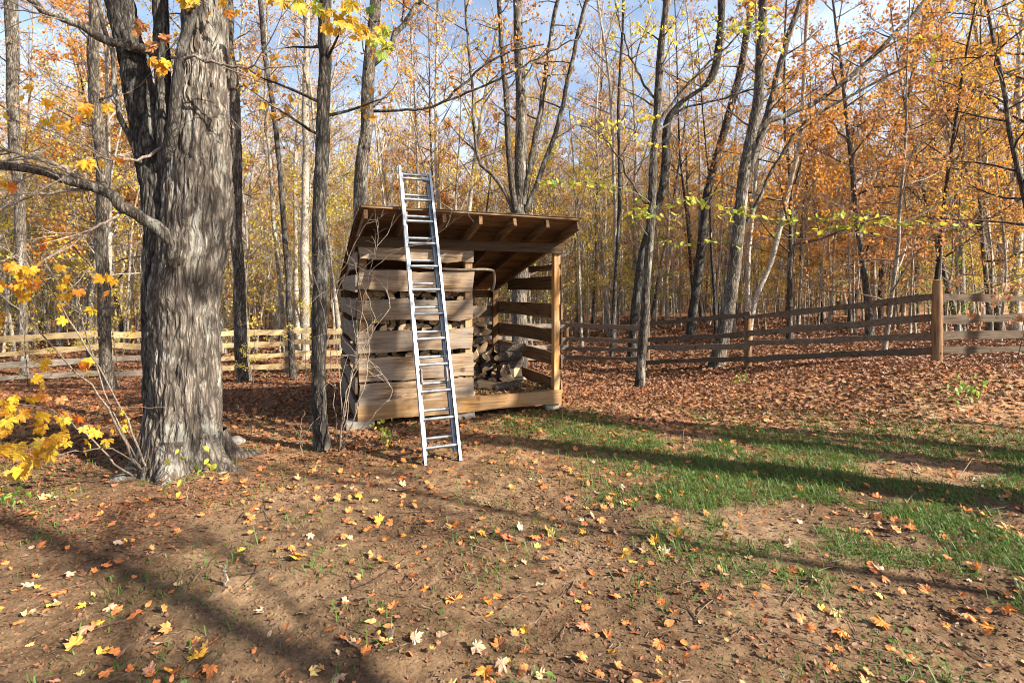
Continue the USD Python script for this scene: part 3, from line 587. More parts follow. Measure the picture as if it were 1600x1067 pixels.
# ------------------------------------------------------------------ the shed
SH_ROT = 22.0
shed = thing('wood_shed', 'open-fronted lean-to woodshed of weathered rough boards with sloping roof', 'shed', (-2.0, 6.76, 0), SH_ROT)
SW, SD, MIDX = 2.95, 2.8, 1.55
ca, sa = math.cos(math.radians(SH_ROT)), math.sin(math.radians(SH_ROT))
def shw(x, y, z):
    return np.array([-2.0 + ca * x - sa * y, 6.76 + sa * x + ca * y, z])
rng = np.random.default_rng(8)
def board(a, b, w, t, rng, face=(0, 0, 1), rag=.008, segs=5, warp=.006):
    """A board from a to b: w wide along face, t thick, with uneven sawn edges."""
    a, b = np.asarray(a, float), np.asarray(b, float)
    u = (b - a) / np.linalg.norm(b - a); f = np.asarray(face, float); f = f - u * (f @ u); f /= np.linalg.norm(f); n = np.cross(u, f)
    v = []
    for k in range(segs + 1):
        c = a + (b - a) * k / segs + n * rng.normal(0, warp) * (0 < k < segs)
        e0, e1 = w / 2 + rng.normal(0, rag), w / 2 + rng.normal(0, rag)
        skew = u * rng.normal(0, rag) * (k in (0, segs))
        v += [c + f * e1 + n * t / 2 + skew, c - f * e0 + n * t / 2 - skew, c - f * e0 - n * t / 2 - skew, c + f * e1 - n * t / 2 + skew]
    q = []
    for k in range(segs):
        for j in range(4):
            q.append([k * 4 + j, (k + 1) * 4 + j, (k + 1) * 4 + (j + 1) % 4, k * 4 + (j + 1) % 4])
    q += [[0, 1, 2, 3], [segs * 4 + 3, segs * 4 + 2, segs * 4 + 1, segs * 4]]
    return np.array(v), np.array(q)[:, ::-1] if np.dot(np.cross(u, f), n) < 0 else np.array(q)
def roof_z(y):           # underside of the rafters' top edge
    return 2.80 - (y + .62) * math.tan(math.radians(14.0))
# posts
for (x, y, m_) in [(.05, .05, 'board_brown_z'), (MIDX - .05, .05, 'board_new_z'), (SW - .05, .05, 'board_new_z'), (.05, SD - .05, 'board_brown_z'), (SW - .05, SD - .05, 'board_brown_z'), (MIDX, SD - .05, 'board_brown_z')]:
    put(shed, 'post', board((x, y, .10), (x, y, roof_z(y) - .14), .10, .10, rng, (1, 0, 0), .002, 3, .002), M[m_])
# plates that carry the rafters
put(shed, 'roof_plate', board((-.05, .05 - .078, roof_z(0) - .20), (SW + .02, .05 - .078, roof_z(0) - .205), .14, .045, rng, (0, 0, 1), .003), M['board_shaded_x'])  # front plate, its colour darkened for eave shade
put(shed, 'roof_plate', board((-.05, SD + .03, roof_z(SD) - .20), (SW + .05, SD + .03, roof_z(SD) - .20), .14, .045, rng, (0, 0, 1), .003), M['board_brown_x'])
# rafters
for k, x in enumerate(np.linspace(.02, SW - .02, 7)):
    put(shed, 'rafter', board((x, -.60, roof_z(-.60) - .065), (x, SD + .25, roof_z(SD + .25) - .065), .12, .045, rng, (0, 0, 1), .003, 4, .003), M['board_brown_y'])
# roof boards, laid across the rafters, and the felt on top
ys = np.arange(-.62, SD + .28, .205)
for y in ys:
    put(shed, 'roof_board', board((-.06 + rng.normal(0, .012), y + .1, roof_z(y + .1) + .014), (SW - .0 + rng.normal(0, .015), y + .1, roof_z(y + .1) + .014), .198, .022, rng, (0, 1, -math.tan(math.radians(14))), .003, 4, .002), M['board_brown_x'])
put(shed, 'roofing_felt', board((-.08, (SD - .33) / 2, roof_z((SD - .33) / 2) + .031), (SW + .02, (SD - .33) / 2, roof_z((SD - .33) / 2) + .031), (SD + .92) / math.cos(math.radians(14)), .006, rng, (0, 1, -math.tan(math.radians(14))), .004, 8, .001), M['roofing'])
# front boards
for (h1, h0, m_) in [(2.427, 2.235, 'board_grey_x'), (2.06, 1.833, 'board_grey_x'), (1.666, 1.449, 'board_grey_x'), (1.256, 1.014, 'board_grey_x'), (.896, .637, 'board_grey_x'), (.562, .311, 'board_grey_x')]:
    e = rng.normal(0, .012)
    put(shed, 'front_board', board((-.01 + e, -.018, (h1 + h0) / 2), (MIDX + .005 + e * .5, -.018, (h1 + h0) / 2 + rng.normal(0, .008)), h1 - h0 + .05, .028, rng, (0, 0, 1), .012, 8, .004), M[m_])
put(shed, 'sill_board', board((-.02, -.022, .205), (SW, -.022, .205), .20, .04, rng, (0, 0, 1), .004, 6, .002), M['board_new_x'], label='long orange-brown sill board along the bottom of the front')
# right wall boards (seen from inside), left and back wall boards
for (h1, h0) in [(2.22, 2.13), (2.04, 1.82), (1.605, 1.37), (1.21, .99), (.84, .64), (.45, .25)]:
    top = (h1 + h0) / 2
    if top < roof_z(SD) - .1:
        put(shed, 'side_board', board((SW + .016, -.02, top), (SW + .016, SD, top + rng.normal(0, .015)), h1 - h0, .028, rng, (0, 0, 1), .006, 5, .003), M['board_brown_y'])
    else:
        L = (roof_z(0) - top - .22) / math.tan(math.radians(14)) + .2
        put(shed, 'side_board', board((SW + .016, -.02, top), (SW + .016, min(SD, L), top), h1 - h0, .028, rng, (0, 0, 1), .006, 4, .003), M['board_brown_y'])
for (h1, h0) in [(2.30, 2.10), (2.02, 1.80), (1.70, 1.46), (1.36, 1.13), (1.02, .79), (.68, .46), (.36, .14)]:
    top = (h1 + h0) / 2
    L = SD if top < roof_z(SD) - .15 else min(SD, (roof_z(0) - top - .22) / math.tan(math.radians(14)) + .3)
    put(shed, 'side_board', board((-.034, -.02, top), (-.034, L, top + rng.normal(0, .015)), h1 - h0, .028, rng, (0, 0, 1), .006, 5, .003), M['board_grey_y'])
for h in (.25, .62, 1.0, 1.38):
    put(shed, 'back_board', board((-.02, SD + .016, h), (SW * .99, SD + .016, h + rng.normal(0, .01)), .22, .028, rng, (0, 0, 1), .006, 5, .003), M['board_grey_x'])
for k, y in enumerate(np.arange(.11, SD - .05, .22)):
    put(shed, 'floor_board', board((.0, y, .285), (SW - .01, y, .285), .212, .03, rng, (0, 1, 0), .003, 2, .002), M['board_brown_x'])
for y in (.5, 1.4, 2.3):
    put(shed, 'floor_joist', board((.03, y, .20), (SW - .03, y, .20), .12, .06, rng, (0, 0, 1), .002, 2, .002), M['board_brown_x'])
# blocks the shed stands on
def block(w, d, h, rng, r=.012):
    m = trimesh.creation.box((w, d, h)).subdivide().subdivide()
    v = np.array(m.vertices)
    lim = np.array([w, d, h]) / 2 - r
    c = np.clip(v, -lim, lim); e = v - c; L = np.linalg.norm(e, axis=1, keepdims=True)
    v = c + np.where(L > 0, e / np.maximum(L, 1e-9), 0) * np.minimum(L, r)
    return v + rng.normal(0, .0025, v.shape), np.array(m.faces)
for (x, y, w, mt, lb) in [(.02, .06, .36, 'concrete', 'pale grey block under the left front corner of the woodshed'), (1.45, .1, .30, 'stone', 'grey stone block under the middle of the woodshed front'), (2.85, .12, .24, 'concrete', 'pale block under the right front corner of the woodshed'), (.1, 2.6, .3, 'concrete', 'pale block under the rear left corner of the woodshed'), (2.85, 2.6, .3, 'concrete', 'pale block under the rear right corner of the woodshed')]:
    p = shw(x, y, 0); g = G(p[0], p[1]) - .06
    top = .105
    v, f = block(w, .22, top - g, rng)
    o = usdkit.mesh(stage, numbered('/World', 'support_block'), (v, f), M[mt], 40)
    o.AddTranslateOp().Set((float(p[0]), float(p[1]), float((top + g) / 2))); o.AddRotateZOp().Set(SH_ROT + float(rng.normal(0, 4)))
    tag(o, lb, 'block')

# ------------------------------------------------------------------ firewood in the shed
rng = np.random.default_rng(17)
def log_kind(k, r, L):
    """A split log lying along x: bark on its round side, pale wood on the split faces."""
    path = f'/World/log_kind_{"abcdefgh"[k]}'
    UsdGeom.Xform.Define(stage, path).GetPrim().SetSpecifier(Sdf.SpecifierClass)
    a0, a1 = [(-2.0, 0.6), (-1.2, 1.5), (-2.6, 2.2), (-1.6, .3), (-.9, 1.0), (-3.14, 3.14), (-2.1, 1.2), (-1.4, .7)][k]
    arc = np.linspace(a0, a1, 9)
    ring = np.column_stack([r * np.cos(arc), r * np.sin(arc)]) * (1 + rng.normal(0, .04, (9, 1)))
    full = k == 5
    if full:
        ring = ring[:-1]
        poly = ring
    else:
        poly = np.vstack([ring, [[rng.normal(0, .01), rng.normal(0, .01)]]])
    poly = poly - poly.mean(0)
    n = len(poly); segs = 3
    vs = []
    for s in range(segs + 1):
        x = -L / 2 + L * s / segs
        vs.append(np.column_stack([np.full(n, x), poly + rng.normal(0, .004, poly.shape)]))
    V = np.vstack(vs)
    side, split = [], []
    for s in range(segs):
        for j in range(n):
            qd = [s * n + j, s * n + (j + 1) % n, (s + 1) * n + (j + 1) % n, (s + 1) * n + j]
            (side if (full or j < len(ring) - 1) else split).append(qd)
    put(path, 'bark', (V, np.array(side)), M['log_bark'])
    if split:
        put(path, 'split_face', (V, np.array(split)), M['log_split'])
    for end, o_ in ((V[:n], 1), (V[-n:], -1)):
        put(path, 'end_grain', (np.vstack([end, end.mean(0)[None]]), np.array([[n, (j + 1) % n, j][::o_] for j in range(n)])), M['log_end'])
    return path
LOGS = [log_kind(k, r, L) for k, (r, L) in enumerate([(.085, .42), (.09, .40), (.07, .44), (.10, .42), (.11, .40), (.055, .43), (.08, .38), (.095, .41)])]
def log_at(x, y, z, rz, label, group, tilt=0.0, k=None, s=1.0):
    p = shw(x, y, z)
    t = UsdGeom.Xform.Define(stage, numbered('/World', 'firewood_log'))
    t.AddTranslateOp().Set(tuple(map(float, p)))
    t.AddRotateZOp().Set(float(SH_ROT + rz)); t.AddRotateYOp().Set(float(tilt)); t.AddRotateXOp().Set(float(rng.uniform(0, 360)))
    t.AddScaleOp().Set((1.0, s, s))
    tag(t, label, 'log', group)
    t.GetPrim().GetReferences().AddInternalReference(LOGS[rng.integers(8) if k is None else k]); t.GetPrim().SetInstanceable(True)
def stack(x0, x1, y, zf, step, label, group, rz=90.0):
    """Logs in courses, their ends towards the front; zf(x) gives the top of the stack."""
    row = 0; z = .30 + step * .5
    while z < 2.2:
        x = x0 + step * (.5 if row % 2 else .1)
        while x < x1:
            if z + step * .4 < zf(x):
                log_at(x + rng.normal(0, .012), y + rng.normal(0, .05), z + rng.normal(0, .008), rz + rng.normal(0, 6), label + group(x, z), label + group(x, z), rng.normal(0, 4), s=step / .135 * rng.uniform(.9, 1.08))
            x += step * rng.uniform(.9, 1.12)
        row += 1; z += step * .86
BANDS = [(.30, .56, 'behind the lowest grey front board'), (.56, .64, 'in the gap above the lowest grey board'), (.64, .90, 'behind the second board from below'), (.90, 1.01, 'in the gap below the middle boards'), (1.01, 1.26, 'behind the third board from below'),
         (1.26, 1.45, 'in the gap above the third board'), (1.45, 1.67, 'behind the fourth board from below'), (1.67, 1.83, 'in the gap below the second board from the top'), (1.83, 3.0, 'behind the second board from the top')]
def where_front(x, z):
    return next(t for a, b, t in BANDS if z < b) + (', left of the ladder' if x < .5 else ', right of the ladder' if x > .98 else ', behind the ladder')
def where_level(x, z):
    return ('top course' if z > 1.5 else 'upper courses' if z > 1.1 else 'middle courses' if z > .7 else 'lowest courses') + (', left half' if x < 1.72 else ', right half')
def where_low(x, z):
    return ('upper courses' if z > .75 else 'middle courses' if z > .5 else 'lowest course') + (', left half' if x < 2.38 else ', right half')
stack(.14, 1.46, .34, lambda x: 1.99 + .06 * math.sin(x * 5), .135, 'split log ', where_front)
stack(1.40, 2.05, .95, lambda x: 2.05 - (x - 1.35) * 1.15, .15, 'split log in the sloping stack of the open bay, ', where_level)
stack(2.0, 2.75, 1.55, lambda x: .98 + .12 * math.sin(x * 7), .155, 'split log in the low stack at the bay rear, ', where_low)
def heap_label(x, z):
    t = f'loose log tumbled {"on top of" if z > .85 else "midway up" if z > .55 else "at the foot of"} the heap in the open bay, {"left" if x < 1.8 else "middle" if x < 2.05 else "right"}'
    return t, t
for i in range(5):      # the short pile laid sideways by the right post
    for j in range(2):
        log_at(2.45 + rng.normal(0, .03), .72 + j * .16 + rng.normal(0, .02), .37 + i * .125, 8 + rng.normal(0, 9), 'log laid sideways in the short pile beside the right post of the shed', 'logs laid sideways by the right post', rng.normal(0, 5), [0, 6, 3, 1, 7][i], .92)
for k, (x, y, z, r_, tl) in enumerate([(1.75, .55, .36, 30, 2), (1.98, .45, .35, -40, 3), (2.2, .3, .36, 12, -3), (1.62, .3, .35, 80, 2), (1.9, .75, .46, 55, 14), (2.05, .95, .60, 20, -12), (1.85, .8, .68, -25, 10), (2.1, .62, .40, 70, 6), (2.0, .85, .8, 40, -18)]):
    log_at(x, y, z, r_, *heap_label(x, z), tl)
for i in range(16):     # more of the tumbled heap, leaning on the sloping stack
    x = 1.62 + .75 * rng.uniform() ; top = max(.0, 1.0 - (x - 1.55) * 1.0)
    z_ = .36 + top * rng.uniform(.2, 1.0)
    log_at(x, .72 - .12 * rng.uniform() - .12 * (top < .5), z_, rng.uniform(20, 110), *heap_label(x, z_), rng.normal(0, 14), s=rng.uniform(.75, 1.0))
# leaf scraps on the shed floor
fl = np.array([shw(rng.uniform(1.5, 2.85), rng.uniform(.02, 1.0), .303 + abs(rng.normal(0, .012))) for _ in range(420)])
tag(usdkit.mesh(stage, numbered('/World', 'shed_floor_leaves'), leaves(rng, fl, rng.uniform(.03, .07, len(fl)), T_STAR, .5), M['litter']), 'dead brown leaves blown over the shed floor', 'leaves', None, 'stuff')
# the bent pale stick across the bay
sp2 = [shw(.75, -.06, 2.13), shw(1.35, -.05, 2.10), shw(1.75, -.02, 2.11), shw(1.88, .02, 2.09), shw(1.92, .10, 1.98), shw(1.93, .22, 1.80)]
p0 = sp2[2]
o = usdkit.mesh(stage, numbered('/World', 'bent_stick'), (lambda vf: (vf[0] - p0, vf[1]))(tube(spline(sp2, 30), np.linspace(.016, .02, 30), 8)), M['twig_pale'], True)
o.AddTranslateOp().Set(tuple(map(float, p0))); tag(o, 'pale grey bent stick laid across the shed front above the second board', 'stick')

# ------------------------------------------------------------------ ladder
rng = np.random.default_rng(5)
L0, L1 = P(692, 725, 5.42), P(647.5, 262, 6.52)
L0[2] = G(L0[0], L0[1]) + .0
ladder = thing('extension_ladder', 'aluminium extension ladder leaning on the front edge of the shed roof', 'ladder', L0)
u = (L1 - L0); LL = float(np.linalg.norm(u)); u /= LL
side = np.array([ca, sa, 0]); side = side - u * (side @ u); side /= np.linalg.norm(side)
nrm = np.cross(side, u)            # away from the shed or towards it
if nrm @ np.array([.375, -.927, 0]) < 0: nrm = -nrm
def channel(a, b, out, width, depth, th):
    """A C-shaped rail from a to b; its web faces along out."""
    d = (b - a) / np.linalg.norm(b - a); o_ = out; n_ = np.cross(d, o_)
    prof = [(-depth / 2, 0), (depth / 2, 0), (depth / 2, -width), (depth / 2 - th, -width), (depth / 2 - th, -th), (-depth / 2 + th, -th), (-depth / 2 + th, -width), (-depth / 2, -width)]
    V = np.array([p + n_ * x + o_ * y for p in (a, b) for x, y in prof]); n = 8
    q = [[j, (j + 1) % n, n + (j + 1) % n, n + j] for j in range(n)]
    caps = [[0, 1, 4, 5], [1, 2, 3, 4], [0, 5, 6, 7]]
    q += [c for c in caps] + [[8 + i for i in c[::-1]] for c in caps]
    return V, np.array(q)
W1, W2 = .405, .345
for sgn in (-1, 1):
    put(ladder, 'rail', channel(side * sgn * W1 / 2 - nrm * .0, side * sgn * W1 / 2 + u * (LL - (.0 if sgn < 0 else .05)), side * sgn, .030, .066, .004), M['aluminium'])
    put(ladder, 'inner_rail', channel(side * sgn * W2 / 2 + nrm * -.072 + u * .10, side * sgn * W2 / 2 - nrm * .072 + u * (LL - .06 - .1 * (sgn > 0)), side * sgn, .028, .062, .004), M['aluminium'])
    f = tube([side * sgn * (W1 / 2 - .015) + u * .05 + nrm * .0, side * sgn * (W1 / 2 - .015) - u * .01], [.028, .03], 10)
    put(ladder, 'foot', f, M['rubber'])
n_r = 12
for k in range(n_r):
    s = .17 + k * .3048 * .965
    put(ladder, 'rung', tube([-side * (W1 / 2 - .006) + u * s, side * (W1 / 2 - .006) + u * s], .0175, 10), M['aluminium'], smooth=40)
    put(ladder, 'inner_rung', tube([-side * (W2 / 2 - .006) + u * (s + .10) - nrm * .072, side * (W2 / 2 - .006) + u * (s + .10) - nrm * .072], .0175, 10), M['aluminium'], smooth=40)
for sgn in (-1, 1):
    c = side * sgn * (W2 / 2 - .03) + u * .93 - nrm * .03
    v, f = block(.02, .10, .16, rng, .006)
    R = np.column_stack([side, nrm, u])
    put(ladder, 'rung_lock', (v @ R.T + c, f), M['steel_dark'])

# ------------------------------------------------------------------ fences
rng = np.random.default_rng(12)
def rail(a, b, h, t, rng, rag=.013):
    return board(a, b, h, t, rng, (0, 0, 1), rag, 9, .006)
def fence(name, label, pts, heights, rh, mat, post_mat, post_r, post_h, skip_post=(), sag=.042, mats=None):
    base = np.array([*pts[0], G(*pts[0])])
    t = thing(name, label, 'fence', base)
    pts3 = [np.array([x, y, G(x, y)]) - base for x, y in pts]
    for i, p in enumerate(pts3):
        if i not in skip_post:
            lean = rng.normal(0, .02, 2)
            m = trunk_mesh([p + np.array([0, 0, -.2]), p + np.array([lean[0] * .5, lean[1] * .5, post_h * .5]), p + np.array([lean[0], lean[1], post_h])], [post_r * 1.05, post_r, post_r * .95], 14, 14, .006, int(rng.integers(99)), 0, 30)
            cap = m[0][-14:]
            v = np.vstack([m[0], cap.mean(0)[None] + np.array([0, 0, .015])]); n = len(m[0])
            q = np.vstack([np.vstack([m[1][:, [0, 1, 2]], m[1][:, [0, 2, 3]]]), np.array([[n, n - 14 + k, n - 14 + (k + 1) % 14] for k in range(14)])])
            put(t, 'post', (v, q), M[post_mat], smooth=40)
    for i in range(len(pts3) - 1):
        a, b = pts3[i], pts3[i + 1]
        d = (b - a) / np.linalg.norm(b - a); out = np.cross(d, [0, 0, 1])
        if out @ (base + a - np.array([0, 0, CAMH])) > 0: out = -out
        for j, h in enumerate(heights):
            o_ = out * (post_r * .7)
            e = d * rng.uniform(.03, .1)
            put(t, 'rail', rail(a + o_ - e + np.array([0, 0, h + rng.normal(0, sag)]), b + o_ + e + np.array([0, 0, h + rng.normal(0, sag)]), rh * rng.uniform(.85, 1.15), .05, rng), M[mat if mats is None else mats[j % len(mats)]])
    return t
RH = [.20, .53, .86, 1.24]
C0, C1, C2 = np.array([8.05, 9.85]), np.array([5.75, 12.6]), np.array([1.85, 17.3])
fence('rail_fence', 'grey split-rail fence running from the tall corner post back to behind the shed', [C0, C1, (C1 + C2) / 2 + np.array([.1, 0]), C2], RH, .13, 'fence_rail', 'board_brown_z', .085, 1.36, skip_post=(0,))
post = fence('fence_post', 'tall weathered round corner post of the rail fence at right', [C0 + np.array([.0, -.05])], [], .1, 'fence_rail', 'board_brown_z', .085, 1.56)
tag(stage.GetPrimAtPath(post), 'tall weathered round corner post of the rail fence at right', 'fence post')
fence('rail_fence', 'grey rail fence right of the tall corner post at the right edge', [C0 + np.array([.16, .05]), (11.6, 10.1), (15.2, 10.5), (19, 11)], RH, .13, 'fence_rail', 'board_brown_z', .085, 1.36, skip_post=(0,))
fence('board_fence', 'grey rail fence running behind the shed between the two yards', [C2, (-1.6, 16.4), (-4.6, 15.4)], RH, .15, 'fence_silver', 'fence_silver', .08, 1.36, skip_post=(0,))
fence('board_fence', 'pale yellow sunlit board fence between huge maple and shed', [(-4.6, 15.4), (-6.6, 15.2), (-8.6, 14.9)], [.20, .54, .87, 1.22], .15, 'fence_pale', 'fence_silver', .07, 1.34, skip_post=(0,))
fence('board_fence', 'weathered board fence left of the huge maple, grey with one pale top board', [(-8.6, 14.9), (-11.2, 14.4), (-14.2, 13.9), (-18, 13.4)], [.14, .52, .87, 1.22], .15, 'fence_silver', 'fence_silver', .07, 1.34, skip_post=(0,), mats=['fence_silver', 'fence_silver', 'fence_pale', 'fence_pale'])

# ------------------------------------------------------------------ the woods beyond the fence: every tree a thing
rng = np.random.default_rng(44)
def fence_y(x):
    return np.interp(x, [-30, -8.6, -4.6, 1.85, 5.75, 8.05, 30], [13.2, 14.9, 15.4, 17.3, 12.6, 9.9, 11.5])
REG = [(-9e9, -470, 'left of the huge maple', [('mauve_maple', 3), ('bare_pole', 4), ('tall_maple', 3), ('thin_pole', 3), ('dark_pole', 1), ('yellow_birch', 3), ('orange_oak', 1), ('green_sapling', 1), ('understory', 3)]),
       (-470, -240, 'between the huge maple and the shed', [('mauve_maple', 4), ('bare_pole', 4), ('tall_rust', 2), ('thin_pole', 3), ('dark_pole', 1), ('yellow_birch', 3), ('orange_oak', 1), ('understory', 2)]),
       (-240, 100, 'behind the shed', [('mauve_maple', 4), ('bare_pole', 4), ('tall_maple', 2), ('thin_pole', 3), ('dark_pole', 2), ('yellow_birch', 3), ('green_sapling', 1), ('orange_oak', 1), ('understory', 1)]),
       (100, 400, 'beyond the rail fence behind the leaning trees', [('tall_rust', 2), ('bare_pole', 4), ('tall_maple', 2), ('thin_pole', 4), ('dark_pole', 3), ('yellow_birch', 2), ('green_sapling', 1), ('orange_oak', 1), ('understory', 2)]),
       (400, 9e9, 'beyond the rail fence at the right', [('orange_oak', 4), ('tall_rust', 2), ('copper_beech', 2), ('bare_pole', 3), ('thin_pole', 6), ('dark_pole', 3), ('tall_maple', 2), ('green_sapling', 1), ('yellow_birch', 1)])]
LOOK = {'tall_maple': 'tall maple with sparse golden leaves', 'tall_rust': 'tall rusty brown oak', 'bare_pole': 'tall pale bare tree', 'mauve_maple': 'tall pale pinkish-brown maple',
        'thin_pole': 'thin young tree', 'dark_pole': 'slender dark-barked tree', 'copper_beech': 'young copper-leaved beech', 'orange_oak': 'oak dense with orange leaves', 'yellow_birch': 'slender tree with yellow leaves',
        'green_sapling': 'sapling with yellow-green leaves', 'understory': 'low sapling with yellow leaves', 'yard_maple': 'thick-trunked maple'}
MARKS = [(-9e9, 'outside the left edge'), (0, 'near the left edge'), (90, 'left of the pale fence-side tree'), (165, 'just left of the huge maple'), (225, 'hidden behind the huge maple'), (355, 'right of the huge maple'), (430, 'left of the slim dark tree'), (510, 'beside the forked tree'),
         (580, 'left of the ladder top'), (650, 'right of the ladder top'), (740, 'over the shed roof middle'), (820, 'over the shed roof right'), (900, 'right of the shed'), (960, 'before the crooked tree'), (1030, 'between crooked and shaggy trees'), (1130, 'behind the shaggy tree'),
         (1190, 'right of the shaggy tree'), (1280, 'midway along the rail fence'), (1370, 'left of the corner post'), (1460, 'right of the corner post'), (1540, 'near the right edge'), (1600, 'outside the right edge')]
def landmark(px):
    return [t for a, t in MARKS if px >= a][-1]
placed = [tuple(bA[:2]), tuple(bB[:2])]
count = 0
tries = 0
while count < 292 and tries < 20000:
    tries += 1
    z = 14.5 + 33 * rng.uniform(0, 1) ** .8
    uu = rng.uniform(-900, 830)
    x = uu / F * z
    if z < fence_y(x) + (1.2 if x < 2 else 7.0 if x > 6 else 4.0): continue
    if any((x - a) ** 2 + (z - b) ** 2 < .8 ** 2 for a, b in placed): continue
    reg = next(r for r in REG if r[0] <= uu < r[1])
    kinds, wts = zip(*reg[3]); wts = np.array(wts, float)
    kind = kinds[rng.choice(len(kinds), p=wts / wts.sum())]
    placed.append((x, z)); count += 1
    lb = f'{LOOK[kind]}, {"front row" if z < 21 else "mid-wood" if z < 29 else "far back"}, {landmark(uu + 800)}'
    plant_tree(kind, x, z, rng, lb, lb)
# a few that stand in front of the fence or hang into view at the right edge
for (kind, x, y, s, lb) in [('orange_oak', 15.2, 14.4, 1.15, 'big oak dense with orange leaves hanging in at the right edge'), ('copper_beech', 10.4, 14.5, 1.1, 'young beech of copper leaves close behind the fence at right'), ('orange_oak', 9.4, 17.5, 1.1, 'oak dense with orange leaves nearest behind the rail fence corner'),
                            ('orange_oak', 17.5, 19.0, 1.1, 'second orange oak beyond the fence close to the right edge'), ('orange_oak', 16.5, 19, 1.2, 'orange oak beyond the fence at the far right edge')]:
    plant_tree(kind, x, y, rng, lb, None, s)
for (x, y, s_, lb) in [(-5.4, 13.6, .5, 'small yellow-leaved sapling in front of the pale fence right of the huge maple'), (-6.3, 12.6, .42, 'small leafy sapling before the pale fence close beside the huge maple'), (-8.9, 11.8, .55, 'yellow-leaved sapling in front of the fence left of the huge maple'),
                       (-10.3, 12.9, .6, 'yellow-leaved sapling before the fence near the left edge'), (-11.6, 12.4, .5, 'low leafy sapling at the far left end of the fence'), (-4.3, 14.2, .45, 'small leafy sapling by the fence just left of the shed')]:
    plant_tree('understory', x, y, rng, lb, None, s_)
# the far wood, read as one mass
fw = UsdGeom.PointInstancer.Define(stage, '/World/far_woods')
tag(fw, 'distant autumn wood closing the view behind the nearer trees', 'wood', None, 'stuff')
protos = [p for k in ('tall_maple', 'mauve_maple', 'orange_oak', 'bare_pole', 'yellow_birch', 'tall_rust', 'thin_pole') for p in VARIANTS[k][:1]]
rel_ = fw.CreatePrototypesRel()
for i, p in enumerate(protos):
    q_ = UsdGeom.Xform.Define(stage, f'/World/far_woods/tree_kind_{i:03d}')
    q_.GetPrim().GetReferences().AddInternalReference(p)
    rel_.AddTarget(q_.GetPath())
N = 900
ang = rng.uniform(-.90, .79, N); rr = 44 + 70 * rng.uniform(0, 1, N) ** 1.1
fx, fy = rr * np.sin(ang), rr * np.cos(ang)
right = fx / fy > .3
idx = np.where(right, rng.choice([0, 2, 2, 5, 6, 3], N), rng.choice([0, 1, 1, 3, 3, 4, 5, 6], N))
fw.CreatePositionsAttr(Vt.Vec3fArray.FromNumpy(np.column_stack([fx, fy, ground_h(fx, fy)]).astype(np.float32)))
fw.CreateProtoIndicesAttr(Vt.IntArray.FromNumpy(idx.astype(np.int32)))
hw = rng.uniform(0, np.pi, N)
fw.CreateOrientationsAttr(Vt.QuathArray([Gf.Quath(float(math.cos(a)), 0, 0, float(math.sin(a))) for a in hw]))
fw.CreateScalesAttr(Vt.Vec3fArray.FromNumpy(np.repeat(rng.uniform(.8, 1.15, (N, 1)), 3, 1).astype(np.float32)))

# low brush and saplings filling the wood between the trunks
br = UsdGeom.PointInstancer.Define(stage, '/World/woodland_brush')
tag(br, 'tangle of low leafy brush and saplings filling the wood beyond the fence', 'brush', None, 'stuff')
rel_ = br.CreatePrototypesRel()
for i, p in enumerate(VARIANTS['understory'] + VARIANTS['green_sapling'][:1] + VARIANTS['copper_beech'][:1] + VARIANTS['yellow_birch'][:1] + VARIANTS['thin_pole'][:2]):
    q_ = UsdGeom.Xform.Define(stage, f'/World/woodland_brush/sapling_kind_{i:03d}')
    q_.GetPrim().GetReferences().AddInternalReference(p)
    rel_.AddTarget(q_.GetPath())
N = 1000
ang = rng.uniform(-.85, .79, N); rr = 23 + 62 * rng.uniform(0, 1, N)
fx, fy = rr * np.sin(ang), rr * np.cos(ang)
k_ = fy > fence_y(fx) + 6; fx, fy = fx[k_], fy[k_]; N = len(fx)
idx = rng.choice([0, 1, 2, 3, 4, 5, 6], N, p=[.12, .10, .05, .12, .07, .27, .27])
br.CreatePositionsAttr(Vt.Vec3fArray.FromNumpy(np.column_stack([fx, fy, ground_h(fx, fy)]).astype(np.float32)))
br.CreateProtoIndicesAttr(Vt.IntArray.FromNumpy(idx.astype(np.int32)))
hw = rng.uniform(0, np.pi, N)
br.CreateOrientationsAttr(Vt.QuathArray([Gf.Quath(float(math.cos(a)), 0, 0, float(math.sin(a))) for a in hw]))
br.CreateScalesAttr(Vt.Vec3fArray.FromNumpy(np.repeat(rng.uniform(.55, 1.0, (N, 1)), 3, 1).astype(np.float32)))

# ------------------------------------------------------------------ trees outside the view, on the sun's side, that throw the shade seen on the yard
rng = np.random.default_rng(71)
for (kind, x, y, s, v) in [('yard_maple', 9.6, 2.2, 1.0, 0), ('yard_maple', 10.8, 2.45, .9, 1), ('bare_pole', 7.4, 3.5, .78, 2), ('bare_pole', 8.2, 4.3, 1.3, 1), ('yard_maple', 7.3, -1.25, .55, 0), ('bare_pole', 10.4, -3.7, 1.5, 2), ('thin_pole', 9.5, .4, 1.2, 1),
                           ('thin_pole', 12.5, 3.2, 1.25, 0), ('bare_pole', 15.0, 1.2, 1.1, 2), ('bare_pole', 14.6, 7.4, 1.0, 0), ('thin_pole', 8.2, 2.9, .85, 2)]:
    plant_tree(kind, x, y, rng, f'{LOOK[kind]} beside the yard outside the view', 'trees beside the yard outside the view', s, var=v)

